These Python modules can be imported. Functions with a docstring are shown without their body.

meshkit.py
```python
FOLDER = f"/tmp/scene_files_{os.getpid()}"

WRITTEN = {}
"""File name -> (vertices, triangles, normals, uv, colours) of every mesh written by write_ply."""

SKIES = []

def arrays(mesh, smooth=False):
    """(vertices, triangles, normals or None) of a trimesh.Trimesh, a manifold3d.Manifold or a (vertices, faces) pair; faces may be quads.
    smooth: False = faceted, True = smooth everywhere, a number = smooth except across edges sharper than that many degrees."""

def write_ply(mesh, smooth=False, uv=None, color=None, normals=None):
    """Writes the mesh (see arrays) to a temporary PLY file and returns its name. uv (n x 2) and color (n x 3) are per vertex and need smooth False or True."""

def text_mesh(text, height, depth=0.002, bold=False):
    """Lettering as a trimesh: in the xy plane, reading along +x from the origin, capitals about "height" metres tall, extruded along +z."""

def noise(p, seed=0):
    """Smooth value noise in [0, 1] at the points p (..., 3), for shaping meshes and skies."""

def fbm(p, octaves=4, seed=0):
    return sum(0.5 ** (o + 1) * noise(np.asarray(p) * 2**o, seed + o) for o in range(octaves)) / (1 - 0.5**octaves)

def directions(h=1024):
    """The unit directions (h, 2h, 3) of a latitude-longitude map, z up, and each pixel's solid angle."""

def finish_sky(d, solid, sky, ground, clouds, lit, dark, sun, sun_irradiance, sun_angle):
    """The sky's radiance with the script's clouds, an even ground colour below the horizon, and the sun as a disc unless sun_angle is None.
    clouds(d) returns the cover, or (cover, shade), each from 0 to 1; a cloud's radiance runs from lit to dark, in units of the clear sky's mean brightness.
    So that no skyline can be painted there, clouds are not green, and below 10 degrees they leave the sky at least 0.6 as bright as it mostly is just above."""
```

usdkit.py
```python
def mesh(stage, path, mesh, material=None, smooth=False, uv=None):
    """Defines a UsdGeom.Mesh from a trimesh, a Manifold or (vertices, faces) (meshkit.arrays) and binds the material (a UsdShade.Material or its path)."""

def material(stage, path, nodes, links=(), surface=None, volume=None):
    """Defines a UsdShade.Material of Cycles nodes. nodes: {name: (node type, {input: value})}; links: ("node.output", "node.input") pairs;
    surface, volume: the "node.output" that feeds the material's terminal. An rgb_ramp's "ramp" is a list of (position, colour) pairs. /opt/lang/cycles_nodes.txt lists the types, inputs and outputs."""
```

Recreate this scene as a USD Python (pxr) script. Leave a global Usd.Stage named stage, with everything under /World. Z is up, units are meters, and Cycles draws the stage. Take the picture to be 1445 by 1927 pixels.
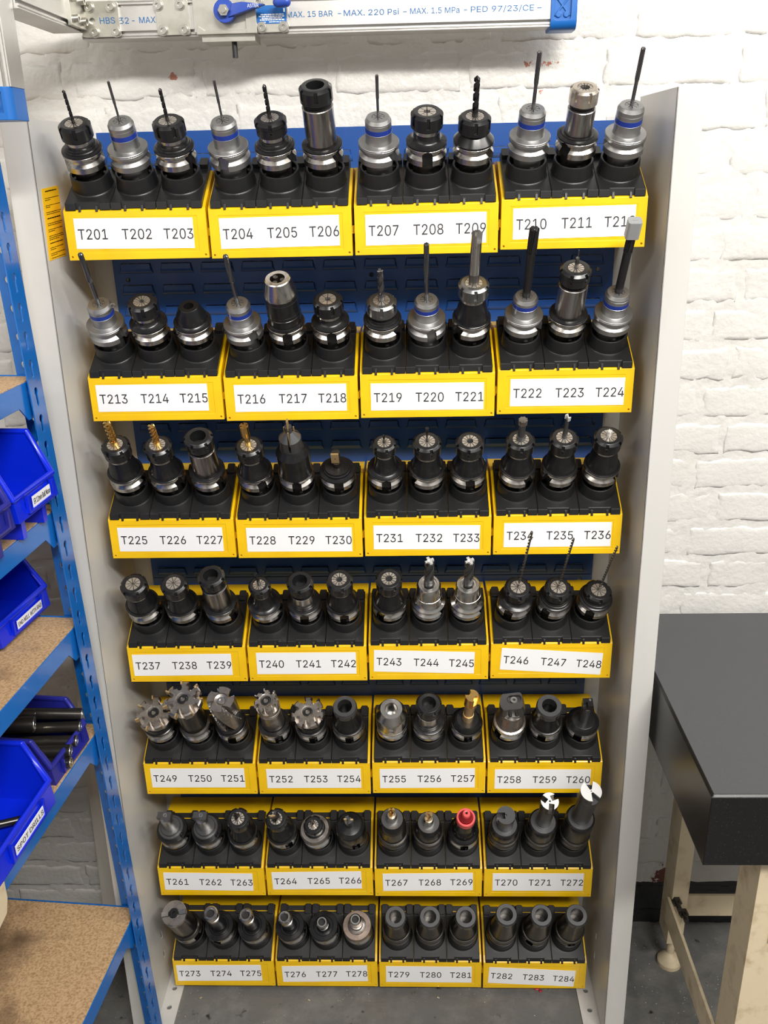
import math, random
import numpy as np
import trimesh
import manifold3d as m3
from manifold3d import Manifold, CrossSection
from pxr import Usd, UsdGeom, UsdLux, UsdShade, Gf, Sdf, Vt
import usdkit, meshkit
from meshkit import noise, fbm

random.seed(7)
RNG = np.random.default_rng(7)
stage = Usd.Stage.CreateInMemory()
UsdGeom.SetStageUpAxis(stage, 'Z'); UsdGeom.SetStageMetersPerUnit(stage, 1.0)
UsdGeom.Xform.Define(stage, '/World'); UsdGeom.Scope.Define(stage, '/World/Looks')

# ------------------------------------------------------------------ camera
CAM = np.array([0.0887, -1.47787, 1.6588]); PITCH, YAW, ROLL = -0.37413, 0.03447, 0.023629
FPX = 1687.36
cam = UsdGeom.Camera.Define(stage, '/World/camera')
cam.CreateHorizontalApertureAttr(36.0); cam.CreateVerticalApertureAttr(36.0 * 1927 / 1445)
cam.CreateFocalLengthAttr(36.0 * FPX / 1445)
cam.CreateClippingRangeAttr(Gf.Vec2f(0.02, 50))
def rotm(p, y, r):
    cp, sp, cy, sy, cr, sr = math.cos(p), math.sin(p), math.cos(y), math.sin(y), math.cos(r), math.sin(r)
    return (np.array([[cy, -sy, 0], [sy, cy, 0], [0, 0, 1]]) @ np.array([[1, 0, 0], [0, cp, -sp], [0, sp, cp]])
            @ np.array([[cr, 0, sr], [0, 1, 0], [-sr, 0, cr]]))
_R = rotm(PITCH, YAW, ROLL)
def mat4(ax, ay, az, o):
    return Gf.Matrix4d(*[float(v) for v in (*ax, 0, *ay, 0, *az, 0, *o, 1)])
cam.AddTransformOp().Set(mat4(_R[:, 0], _R[:, 2], -_R[:, 1], CAM))
cam.CreateExposureAttr(-0.06)

# ------------------------------------------------------------------ light: workshop ceiling tubes and the room's bounce
def aim(eye, target):
    z = np.array(eye, float) - np.array(target, float); z /= np.linalg.norm(z)
    x = np.cross([0, 0, 1.0], z)
    x = np.array([1.0, 0, 0]) if np.linalg.norm(x) < 1e-6 else x / np.linalg.norm(x)
    return mat4(x, np.cross(z, x), z, eye)
def rect(name, eye, target, w, h, inten, col=(1, 1, 1)):
    l = UsdLux.RectLight.Define(stage, '/World/' + name)
    l.CreateWidthAttr(w); l.CreateHeightAttr(h); l.CreateIntensityAttr(inten); l.CreateColorAttr(Gf.Vec3f(*col)); l.CreateNormalizeAttr(False)
    l.AddTransformOp().Set(aim(eye, target))
rect('ceiling_light', (1.75, -0.9, 2.65), (0.1, 0.0, 1.0), 1.4, 0.16, 36, (1.0, 0.97, 0.92))
rect('ceiling_light_001', (0.95, -2.5, 3.2), (0.1, 0.0, 0.9), 1.7, 0.18, 140, (1.0, 0.97, 0.92))
rect('ceiling_light_002', (-1.5, -1.9, 2.65), (-0.5, 0.1, 0.8), 1.4, 0.16, 17, (1.0, 0.97, 0.92))
dome = UsdLux.DomeLight.Define(stage, '/World/dome_light')
dome.CreateIntensityAttr(0.12); dome.CreateColorAttr(Gf.Vec3f(1.0, 0.97, 0.93))

# ------------------------------------------------------------------ materials
M = {}
def mat(name, col=(.5, .5, .5), rough=.5, metal=0.0, bev=0.0, bump=None, var=None, coat=0.0, spec=None, extra=None):
    """var: (scale, colour2, lo, hi[, stretch]) mixes a second colour through noise; bump: (scale, strength[, stretch])"""
    n = {'p': ('principled_bsdf', {'base_color': col, 'roughness': rough, 'metallic': metal, 'coat_weight': coat, 'coat_roughness': .08})}
    L = []
    if spec is not None: n['p'][1]['specular_ior_level'] = spec
    n['tc'] = ('texture_coordinate', {})
    if var:
        s = var[4] if len(var) > 4 else (1, 1, 1)
        n['vm'] = ('mapping', {'scale': tuple(var[0] * k for k in s)})
        n['vn'] = ('noise_texture', {'scale': 1.0, 'detail': 6.0, 'roughness': .62})
        n['vr'] = ('map_range', {'from_min': var[2], 'from_max': var[3], 'clamp': True})
        n['vx'] = ('mix_color', {'a': col, 'b': var[1]})
        L += [('tc.object', 'vm.vector'), ('vm.vector', 'vn.vector'), ('vn.fac', 'vr.value'), ('vr.result', 'vx.fac'), ('vx.result', 'p.base_color')]
    if bev:
        n['bv'] = ('bevel', {'radius': bev, 'samples': 4})
        if not bump: L.append(('bv.bevel', 'p.normal'))
    if bump:
        s = bump[2] if len(bump) > 2 else (1, 1, 1)
        n['bm'] = ('mapping', {'scale': tuple(bump[0] * k for k in s)})
        n['bn'] = ('noise_texture', {'scale': 1.0, 'detail': 4.0})
        n['bp'] = ('bump', {'strength': 1.0, 'distance': bump[1]})
        L += [('tc.object', 'bm.vector'), ('bm.vector', 'bn.vector'), ('bn.fac', 'bp.height'), ('bp.normal', 'p.normal')]
        if bev: L.append(('bv.bevel', 'bp.normal'))
    if extra: extra(n, L)
    M[name] = usdkit.material(stage, '/World/Looks/' + name, n, L, surface='p.BSDF')

mat('yellow_paint', (.88, .545, .004), .34, bev=.0012, var=(9, (.77, .45, .004), .45, .75), bump=(700, .00006), coat=.15)
mat('black_plastic', (.0125, .0125, .013), .38, bev=.0011, bump=(1500, .00004))
mat('black_oxide', (.014, .014, .015), .25, metal=.35, var=(45, (.034, .032, .030), .5, .8), bump=(900, .00002))
mat('black_nut', (.014, .014, .015), .26, metal=.2, bev=.0006)
mat('worn_steel', (.52, .50, .47), .24, metal=1.0, var=(70, (.16, .13, .11), .52, .72, (1, 1, .5)), bump=(500, .00004))
mat('barrel_steel', (.42, .40, .38), .26, metal=1.0, var=(60, (.14, .12, .11), .48, .70, (1, 1, .12)), bump=(300, .00004, (1, 1, .1)))
mat('satin_silver', (.43, .43, .43), .40, metal=.95, var=(30, (.35, .35, .345), .4, .7), bump=(1500, .00002))
mat('satin_grey', (.30, .30, .295), .36, metal=.9)
mat('chrome_steel', (.60, .585, .56), .22, metal=1.0, var=(60, (.38, .35, .31), .55, .75))
mat('rusty_steel', (.30, .235, .195), .40, metal=.85, var=(50, (.17, .12, .09), .5, .75))
mat('bright_nut', (.20, .20, .20), .28, metal=.9, bev=.0006)
mat('collet_steel', (.58, .54, .49), .34, metal=.85, var=(160, (.30, .25, .20), .5, .75))
mat('nickel_nut', (.60, .54, .46), .30, metal=.9, var=(60, (.40, .34, .28), .5, .7))
mat('carbide', (.20, .20, .205), .22, metal=.95)
mat('dark_carbide', (.055, .053, .055), .22, metal=.8)
mat('hss_drill', (.20, .185, .17), .28, metal=.9)
mat('gold_coating', (.78, .50, .17), .24, metal=1.0, var=(200, (.5, .3, .1), .5, .8))
mat('gold_insert', (.74, .52, .26), .38, metal=.85)
mat('mill_steel', (.40, .365, .335), .33, metal=.95, var=(90, (.20, .17, .15), .5, .75))
mat('dark_steel', (.075, .07, .064), .27, metal=.85, var=(40, (.13, .11, .085), .5, .8))
mat('gunmetal', (.10, .10, .102), .36, metal=.7)
mat('mirror_insert', (.86, .85, .83), .40, metal=.7)
mat('dark_hole', (.006, .006, .006), .6)
mat('blue_ring', (.012, .035, .26), .30)
mat('pink_cap', (.75, .10, .10), .38)
mat('red_cap', (.30, .010, .015), .35)
mat('grey_cap', (.28, .285, .29), .45)
def _lam(n, L):
    n['lm'] = ('mapping', {'scale': (95, 1, 9)}); n['ln'] = ('noise_texture', {'scale': 1.0, 'detail': 2.0}); n['lb'] = ('bump', {'strength': 1.0, 'distance': .0006})
    L.extend([('tc.object', 'lm.vector'), ('lm.vector', 'ln.vector'), ('ln.fac', 'lb.height'), ('lb.normal', 'p.coat_normal')])
mat('label_paper', (.86, .86, .87), .6, coat=.8, extra=_lam)      # laminated: wavy clear gloss over matt white
mat('ink', (.035, .032, .035), .5)
mat('cabinet_paint', (.55, .54, .515), .36, bev=.0015, var=(6, (.485, .47, .44), .5, .8, (1, 1, .3)), bump=(300, .00005), coat=.1)
mat('cabinet_stain', (.27, .25, .22), .6)
mat('panel_blue', (.008, .060, .265), .36, bev=.0008, bump=(500, .00003), coat=.1)
mat('shelf_blue', (.006, .130, .47), .26, bev=.001, coat=.25, bump=(25, .0006))
mat('bin_blue', (.002, .020, .62), .27, bev=.0015, coat=.15)
mat('old_bin_blue', (.015, .018, .23), .33, bev=.0015)
mat('cap_blue', (.006, .115, .42), .35, bev=.0015)
mat('lever_blue', (.018, .06, .37), .35, bev=.002)
mat('sign_blue', (.006, .12, .42), .35)
mat('print_blue', (.015, .12, .33), .6)
mat('print_white', (.8, .82, .85), .5)
mat('aluminium', (.68, .665, .645), .36, metal=.9, bev=.0008, var=(14, (.60, .585, .56), .4, .7), bump=(120, .00003, (.05, 1, 1)))
mat('plate_steel', (.60, .585, .53), .33, metal=.9, bev=.001, var=(30, (.47, .455, .39), .45, .75))
mat('bolt_steel', (.70, .68, .62), .25, metal=1.0)
mat('sticker_yellow', (.86, .50, .01), .45)
mat('granite', (.0075, .0075, .008), .30, bev=.004, var=(420, (.075, .075, .08), .62, .74), spec=.4)
mat('granite_top', (.052, .053, .057), .42, var=(260, (.08, .08, .085), .55, .8), bump=(500, .00003))
mat('cream_paint', (.68, .57, .39), .5, bev=.002, var=(22, (.40, .29, .16), .52, .80), bump=(60, .0005))
mat('timber_paint', (.60, .57, .51), .5, var=(12, (.50, .47, .41), .45, .7, (4, 4, .25)))
mat('red_scrap', (.35, .012, .02), .4)
mat('chip_metal', (.65, .63, .6), .3, metal=.9)
mat('rubber_black', (.01, .01, .01), .5)
def _chip(n, L):
    n['n2'] = ('noise_texture', {'scale': 7.0, 'detail': 5.0}); n['r2'] = ('map_range', {'from_min': .55, 'from_max': .72, 'clamp': True})
    n['x2'] = ('mix_color', {'b': (.14, .085, .045)})
    L.remove(('vx.result', 'p.base_color')); L.extend([('tc.object', 'n2.vector'), ('n2.fac', 'r2.value'), ('r2.result', 'x2.fac'), ('vx.result', 'x2.a'), ('x2.result', 'p.base_color')])
mat('chipboard', (.55, .37, .205), .72, var=(230, (.30, .175, .08), .42, .68, (1, 1, 1)), bump=(260, .0006), extra=_chip)
# painted brick: white paint, a black band along the floor, a few flaked patches
def _wall(n, L):
    n['geo'] = ('geometry', {}); n['sx'] = ('separate_xyz', {})
    n['wn'] = ('noise_texture', {'scale': 14.0, 'detail': 5.0}); n['wm'] = ('math', {'math_type': 'multiply', 'value2': .02})
    n['za'] = ('math', {'math_type': 'add'}); n['lt'] = ('math', {'math_type': 'less_than', 'value2': .058}); n['gx'] = ('math', {'math_type': 'greater_than', 'value2': -.48}); n['ltx'] = ('math', {'math_type': 'multiply'}); n['bx'] = ('mix_color', {'b': (.011, .012, .013)})
    L.remove(('vx.result', 'p.base_color'))
    L.extend([('geo.position', 'sx.vector'), ('geo.position', 'wn.vector'), ('wn.fac', 'wm.value1'), ('sx.z', 'za.value1'), ('wm.value', 'za.value2'), ('za.value', 'lt.value1')])
    prev = 'vx.result'
    n['pn'] = ('noise_texture', {'scale': 75.0, 'detail': 5.0, 'roughness': .7}); L.append(('geo.position', 'pn.vector'))
    for i, (x, z, sx_, sz_, th) in enumerate([(-.309, 1.798, .05, .008, .50), (-.309, 1.798, .0068, .0062, .25), (.31, 1.803, .06, .010, .42), (.315, 1.765, .05, .03, .56), (.672, .062, .022, .03, .20)]):
        n[f'd{i}'] = ('mapping', {'location': (-x / sx_, 0, -z / sz_), 'scale': (1 / sx_, 0, 1 / sz_)}); n[f'l{i}'] = ('vector_math', {'math_type': 'length'})
        n[f's{i}'] = ('math', {'math_type': 'multiply', 'value2': .32}); n[f'a{i}'] = ('math', {'math_type': 'subtract'}); n[f't{i}'] = ('math', {'math_type': 'greater_than', 'value2': th})
        n[f'x{i}'] = ('mix_color', {'b': (.42, .17, .11) if i != 4 else (.14, .03, .02)})
        L.extend([('geo.position', f'd{i}.vector'), (f'd{i}.vector', f'l{i}.vector1'), (f'l{i}.value', f's{i}.value1'), ('pn.fac', f'a{i}.value1'), (f's{i}.value', f'a{i}.value2'), (f'a{i}.value', f't{i}.value1'), (f't{i}.value', f'x{i}.fac'), (prev, f'x{i}.a')])
        prev = f'x{i}.result'
    L.extend([(prev, 'bx.a'), ('lt.value', 'ltx.value1'), ('sx.x', 'gx.value1'), ('gx.value', 'ltx.value2'), ('ltx.value', 'bx.fac'), ('bx.result', 'p.base_color')])
mat('wall_paint', (.645, .63, .60), .42, var=(7, (.57, .55, .51), .5, .85), bump=(95, .0016), extra=_wall)
mat('plaster', (.76, .74, .70), .6)
def _floor(n, L):
    n['v'] = ('voronoi_texture', {'scale': 90.0}); n['c'] = ('math', {'math_type': 'less_than', 'value2': .11}); n['x3'] = ('mix_color', {'b': (.42, .41, .39)})
    n['sn'] = ('noise_texture', {'scale': 9.0, 'detail': 3.0}); n['sr'] = ('map_range', {'from_min': .5, 'from_max': .62, 'clamp': True}); n['mm'] = ('math', {'math_type': 'multiply'})
    n['n4'] = ('noise_texture', {'scale': 26.0, 'detail': 4.0}); n['r4'] = ('map_range', {'from_min': .66, 'from_max': .72, 'clamp': True}); n['x4'] = ('mix_color', {'b': (.016, .014, .013)})
    L.remove(('vx.result', 'p.base_color'))
    L.extend([('tc.object', 'v.vector'), ('v.distance', 'c.value1'), ('tc.object', 'sn.vector'), ('sn.fac', 'sr.value'), ('c.value', 'mm.value1'), ('sr.result', 'mm.value2'), ('mm.value', 'x3.fac'), ('vx.result', 'x3.a'),
              ('tc.object', 'n4.vector'), ('n4.fac', 'r4.value'), ('r4.result', 'x4.fac'), ('x3.result', 'x4.a'), ('x4.result', 'p.base_color')])
mat('floor_concrete', (.125, .124, .119), .55, var=(17, (.20, .195, .18), .45, .75), bump=(130, .0008), extra=_floor)
mat('laminate', (.85, .51, .008), .16, coat=.4)

# ------------------------------------------------------------------ scene helpers
USED = {}
def _path(parent, name):
    k = (parent, name); n = USED.get(k, -1) + 1; USED[k] = n
    return f'{parent}/{name}' + (f'_{n:03d}' if n else '')
def tag(p, label=None, cat=None, group=None, kind=None):
    for k, v in (('label', label), ('category', cat), ('group', group), ('kind', kind)):
        if v: p.SetCustomDataByKey(k, v)
def thing(name, label, cat, group=None, loc=(0, 0, 0), m=None):
    p = _path('/World', name); x = UsdGeom.Xform.Define(stage, p)
    if m is not None: x.AddTransformOp().Set(m)
    else: x.AddTranslateOp().Set(Gf.Vec3d(*map(float, loc)))
    tag(x.GetPrim(), label, cat, group); return p
def obj(name, mesh, mt, parent='/World', smooth=False, label=None, cat=None, group=None, kind=None):
    if isinstance(mesh, list): mesh = cat_(mesh)
    p = _path(str(parent), name)
    pr = usdkit.mesh(stage, p, mesh, M[mt], smooth=smooth)
    tag(pr.GetPrim(), label, cat, group, kind); return p
def arr(m):
    if isinstance(m, trimesh.Trimesh): return np.array(m.vertices), np.array(m.faces)
    if hasattr(m, 'to_mesh'):
        q = m.to_mesh(); return np.array(q.vert_properties[:, :3], float), np.array(q.tri_verts, int)
    return np.array(m[0], float), np.array(m[1], int)
def cat_(ms):
    V, F, n = [], [], 0
    for m in ms:
        v, f = arr(m)
        if f.shape[1] == 4: f = np.vstack([f[:, [0, 1, 2]], f[:, [0, 2, 3]]])
        V.append(v); F.append(f + n); n += len(v)
    return np.vstack(V), np.vstack(F)
def xf(m, R=None, t=(0, 0, 0)):
    v, f = arr(m); v = v @ np.array(R).T if R is not None else v
    return v + np.array(t), f
def bx(x0, x1, y0, y1, z0, z1): return Manifold.cube([x1 - x0, y1 - y0, z1 - z0]).translate([x0, y0, z0])
def cyl(r, z0, z1, seg=24, r2=None): return Manifold.cylinder(z1 - z0, r, r if r2 is None else r2, seg).translate([0, 0, z0])
def lathe(pts, seg=48): return CrossSection([[(float(a), float(b)) for a, b in pts]]).revolve(seg)
def poly(pts): 
    a = np.array(pts, float); s = np.sum(a[:, 0] * np.roll(a[:, 1], -1) - np.roll(a[:, 0], -1) * a[:, 1])
    return CrossSection([[tuple(p) for p in (a if s > 0 else a[::-1])]])
def extr_x(pts_yz, x0, x1):            # polygon in (y, z), extruded along x
    return poly(pts_yz).extrude(x1 - x0).transform([[0, 0, 1, x0], [1, 0, 0, 0], [0, 1, 0, 0]])
def extr_y(pts_xz, y0, y1):            # polygon in (x, z), extruded along y
    return poly(pts_xz).extrude(y1 - y0).transform([[1, 0, 0, 0], [0, 0, -1, y1], [0, 1, 0, 0]])
def rotz(a): c, s = math.cos(a), math.sin(a); return np.array([[c, -s, 0], [s, c, 0], [0, 0, 1]])
def rrect(w, h, r, n=5):
    pts = []
    for cx, cy, a0 in ((w/2-r, h/2-r, 0), (-w/2+r, h/2-r, 90), (-w/2+r, -h/2+r, 180), (w/2-r, -h/2+r, 270)):
        for k in range(n + 1):
            a = math.radians(a0 + 90 * k / n); pts.append((cx + r * math.cos(a), cy + r * math.sin(a)))
    return pts
TXT = {}
def text(s, h):
    if (s, h) not in TXT: TXT[(s, h)] = arr(meshkit.text_mesh(s, h, depth=.0003))
    v, f = TXT[(s, h)]; return v.copy(), f
def text_w(s, h, w):                    # stretched to the width w
    v, f = text(s, h); v[:, 0] = (v[:, 0] - v[:, 0].min()) * w / np.ptp(v[:, 0]); return v, f

# ------------------------------------------------------------------ the room
WY, FZ = 0.200, -0.080                  # wall plane, floor level
def grid_sheet(nx, nz, fn):
    u, w = np.meshgrid(np.linspace(0, 1, nx), np.linspace(0, 1, nz)); P = fn(u.ravel(), w.ravel())
    i = np.arange(nx * nz).reshape(nz, nx); a, b, c, d = i[:-1, :-1].ravel(), i[:-1, 1:].ravel(), i[1:, 1:].ravel(), i[1:, :-1].ravel()
    return P, np.vstack([np.c_[a, b, c], np.c_[a, c, d]])
def floor_fn(u, w):
    x, y = -2.2 + 4.6 * u, -3.6 + 3.86 * w; return np.c_[x, y, np.full_like(x, FZ) + .0008 * (fbm(np.c_[x * 9, y * 9, x * 0], 3) - .5)]
obj('floor', grid_sheet(60, 50, floor_fn), 'floor_concrete', smooth=True, kind='structure')
X0, X1, Z1 = -1.25, 1.25, 2.16
def mortar_fn(u, w):
    x, z = X0 + (X1 - X0) * u, FZ - .01 + (Z1 - FZ + .01) * w
    return np.c_[x, WY + .0056 - .0062 * fbm(np.c_[x * 75, z * 75, x * 0], 4), z]
WALL = obj('wall_back', grid_sheet(280, 240, mortar_fn), 'wall_paint', smooth=True, kind='structure')
CO, ZB = 0.07225, 1.6862                # course height, one bed joint
def brick_mesh(x0, x1, z0, z1, seed):
    def ax(a, b, n):
        return np.unique(np.r_[a, a + .0025, a + .007, np.linspace(a + .012, b - .012, max(n, 2)), b - .007, b - .0025, b])
    xs, zs = ax(x0, x1, int((x1 - x0) / .022)), ax(z0, z1, 4)
    x, z = np.meshgrid(xs, zs); x, z = x.ravel(), z.ravel()
    e = np.minimum.reduce([x - x0, x1 - x, z - z0, z1 - z])
    d = np.where(e < 1e-6, .009, np.where(e < .003, .0022, np.where(e < .0075, .0007, 0)))
    rr = np.random.default_rng(seed)
    y = WY + d + .0016 * rr.random() + .0036 * (fbm(np.c_[x * 26, z * 26, x * 0 + seed], 3) - .5) + .001 * (rr.random(len(x)) - .5)
    wob = np.where(e < .0075, 1, 0) * .0042
    x2 = x + wob * (noise(np.c_[x * 50, z * 50, x * 0 + 3]) - .5) * 2; z2 = z + wob * (noise(np.c_[x * 45, z * 45, x * 0 + 9]) - .5) * 2
    n, k = len(xs), len(zs); i = np.arange(n * k).reshape(k, n)
    a, b, c, dd = i[:-1, :-1].ravel(), i[:-1, 1:].ravel(), i[1:, 1:].ravel(), i[1:, :-1].ravel()
    return np.c_[x2, y, z2], np.vstack([np.c_[a, b, c], np.c_[a, c, dd]])
nb = 0
for k in range(-25, 7):
    z0, z1 = ZB + k * CO + .0045, ZB + (k + 1) * CO - .0045
    if z0 > Z1 - .03 or z1 < FZ + .03: continue
    z0 = max(z0, FZ)
    x = 0.6365 + (.05 if k % 2 == 0 else 0) - 0.2255 * 9
    while x < X1:
        a, b = max(x + .0045, X0), min(x + .2255 - .0045, X1); x += .2255
        if b - a < .03: continue
        if z1 < 1.66 and a > -.45 and b < .45: continue          # wholly behind the louvred panels
        obj('brick', brick_mesh(a, b, z0, z1, nb), 'wall_paint', WALL, smooth=True); nb += 1
obj('wall_left', bx(X0 - .1, X0, -3.6, WY + .02, FZ, Z1), 'plaster', kind='structure')

# ------------------------------------------------------------------ tool cabinet: two steel side panels with front, back and foot flanges
XS = 0.479
def yf(z): return -.034 - .041 * (1.74 - z)             # front edge of the side panels runs out towards the floor
cab = thing('tool_cabinet', 'open grey-white steel cabinet frame standing against the white brick wall', 'cabinet', loc=(0, 0, FZ))
ZT = {-1: 1.728, 1: 1.748}
for s in (-1, 1):
    zt, t = ZT[s] - FZ, .0016
    pr = [(yf(FZ), 0), (.192, 0), (.192, zt), (yf(ZT[s]), zt)]
    web = extr_x(pr, XS, XS + t) if s > 0 else extr_x(pr, -XS - t, -XS)
    holes = [bx(-1, 1, -.0035, .0035, -.009, .009).translate([0, yy, zz - FZ]) for yy, zz in ((.018, .012), (.018, .068))]
    for h in holes: web = web - h
    obj('side_panel', web, 'cabinet_paint', cab)
    def fl(z0, z1, xa, xb, off):         # flange following the front edge
        V = [(x, yf(z + FZ) + o, z) for z in (z0, z1) for o in (off, off + t) for x in (xa, xb)]
        return np.array(V), np.array([[0, 1, 5], [0, 5, 4], [1, 3, 7], [1, 7, 5], [3, 2, 6], [3, 6, 7], [2, 0, 4], [2, 4, 6], [4, 5, 7], [4, 7, 6], [0, 2, 3], [0, 3, 1]])
    xo = XS + .040 if s > 0 else XS + .042
    a, b = (XS, xo) if s > 0 else (-xo, -XS)
    obj('front_flange', fl(0, zt, a, b, 0), 'cabinet_paint', cab)
    c = (xo - t, xo) if s > 0 else (-xo, -xo + t)
    obj('flange_return', fl(0, zt, c[0], c[1], .0016) if False else [xf(fl(0, zt, c[0], c[1], .0016)), xf(fl(0, zt, c[0], c[1], .011))], 'cabinet_paint', cab)
    d = (XS - .060, XS) if s > 0 else (-XS, -XS + .060)
    obj('back_flange', bx(d[0], d[1], .166, .168, 0, zt - .03), 'cabinet_paint', cab)
    e = (XS - .037, XS) if s > 0 else (-XS, -XS + .037)
    ft = bx(e[0], e[1], yf(FZ) + .002, .166, 0, .004)
    fh = [cyl(.0055, -.1, .1, 16).translate([s * (XS - .017), y, 0]) for y in (-.045, .004)]
    obj('foot_flange', ft - fh[0] - fh[1], 'cabinet_paint', cab)
sg = thing('safety_notice', 'yellow safety notice sticker on inner face of left cabinet panel beside T201', 'sticker', loc=(-XS, 0, 0))
Vs = np.array([(.0006, -.0215, 1.6285), (.0006, .050, 1.632), (.0006, -.0330, 1.522), (.0006, .042, 1.524)])
def on_sign(u, w): return Vs[0] * (1-u) * (1-w) + Vs[1] * u * (1-w) + Vs[2] * (1-u) * w + Vs[3] * u * w
q = [Vs[0], Vs[1], Vs[3], Vs[2]]
obj('sheet', (np.array([p - (.0004, 0, 0) for p in q] + list(q)), np.array([[4, 6, 5], [4, 7, 6], [0, 1, 2], [0, 2, 3], [0, 5, 1], [0, 4, 5], [1, 6, 2], [1, 5, 6], [2, 7, 3], [2, 6, 7], [3, 4, 0], [3, 7, 4]])), 'sticker_yellow', sg)
ln = []
rs = random.Random(3)
for w, u0, u1, hh in ((.045, .18, .85, .016), (.14, .12, .95, .008), (.165, .12, .42, .008), (.24, .12, .98, .008), (.265, .12, .38, .008), (.335, .12, .98, .008), (.36, .12, .9, .008), (.42, .14, .9, .014),
                      (.49, .12, .98, .008), (.515, .12, .9, .008), (.575, .12, .95, .008), (.60, .12, .5, .008), (.665, .12, .98, .008), (.69, .12, .98, .008), (.715, .12, .7, .008), (.765, .14, .9, .012),
                      (.83, .12, .9, .008), (.855, .12, .45, .008), (.91, .12, .98, .008), (.935, .12, .5, .008), (.975, .12, .95, .008)):
    u = u0
    while u < u1:
        e = min(u + rs.uniform(.04, .13), u1)
        c = [on_sign(u, w - hh / 2), on_sign(e, w - hh / 2), on_sign(e, w + hh / 2), on_sign(u, w + hh / 2)]
        ln.append((np.array([p + (.0003, 0, 0) for p in c]), np.array([[0, 2, 1], [0, 3, 2], [0, 1, 2], [0, 2, 3]]))); u = e + .018
obj('lettering', ln, 'ink', sg, kind='stuff')

# blue louvred back panels with pressed louvres and slots
LP, RP = .0727, .0377
def louvre(x, z):      # hood pressed out of the sheet: open slot on top, rounded underside
    o = .0046; P_ = [(.0255, .1575 - o, z + .0006), (.0262, .1575 - o * 1.02, z - .0085), (.0285, .1575 - o * .80, z - .0125), (.0300, .1575 - o * .30, z - .0155), (.0306, .1585, z - .0168)]
    V = [(x + s_ * w, y, zz) for w, y, zz in P_ for s_ in (-1, 1)] + [(x - .0272, .1585, z + .0006), (x + .0272, .1585, z + .0006), (x - .0255, .1575 - o + .0009, z + .0006), (x + .0255, .1575 - o + .0009, z + .0006)]
    F = []
    for k in range(4): a = 2 * k; F += [[a, a + 2, a + 3], [a, a + 3, a + 1]]
    for k in range(4): a = 2 * k; F += [[10, a + 2, a], [11, a + 1, a + 3]]
    F += [[0, 1, 13], [0, 13, 12], [12, 13, 9], [12, 9, 8], [10, 0, 12], [10, 12, 8], [11, 13, 1], [11, 9, 13]]
    return np.array(V), np.array(F)
RZ = [1.5981, 1.3302, 1.0717, .8123, .5461, .2788, .0161]
def clear(z): return not any(zr - .084 < z < zr + .056 for zr in RZ)           # no louvres where a rack sits flat against the panel
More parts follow.
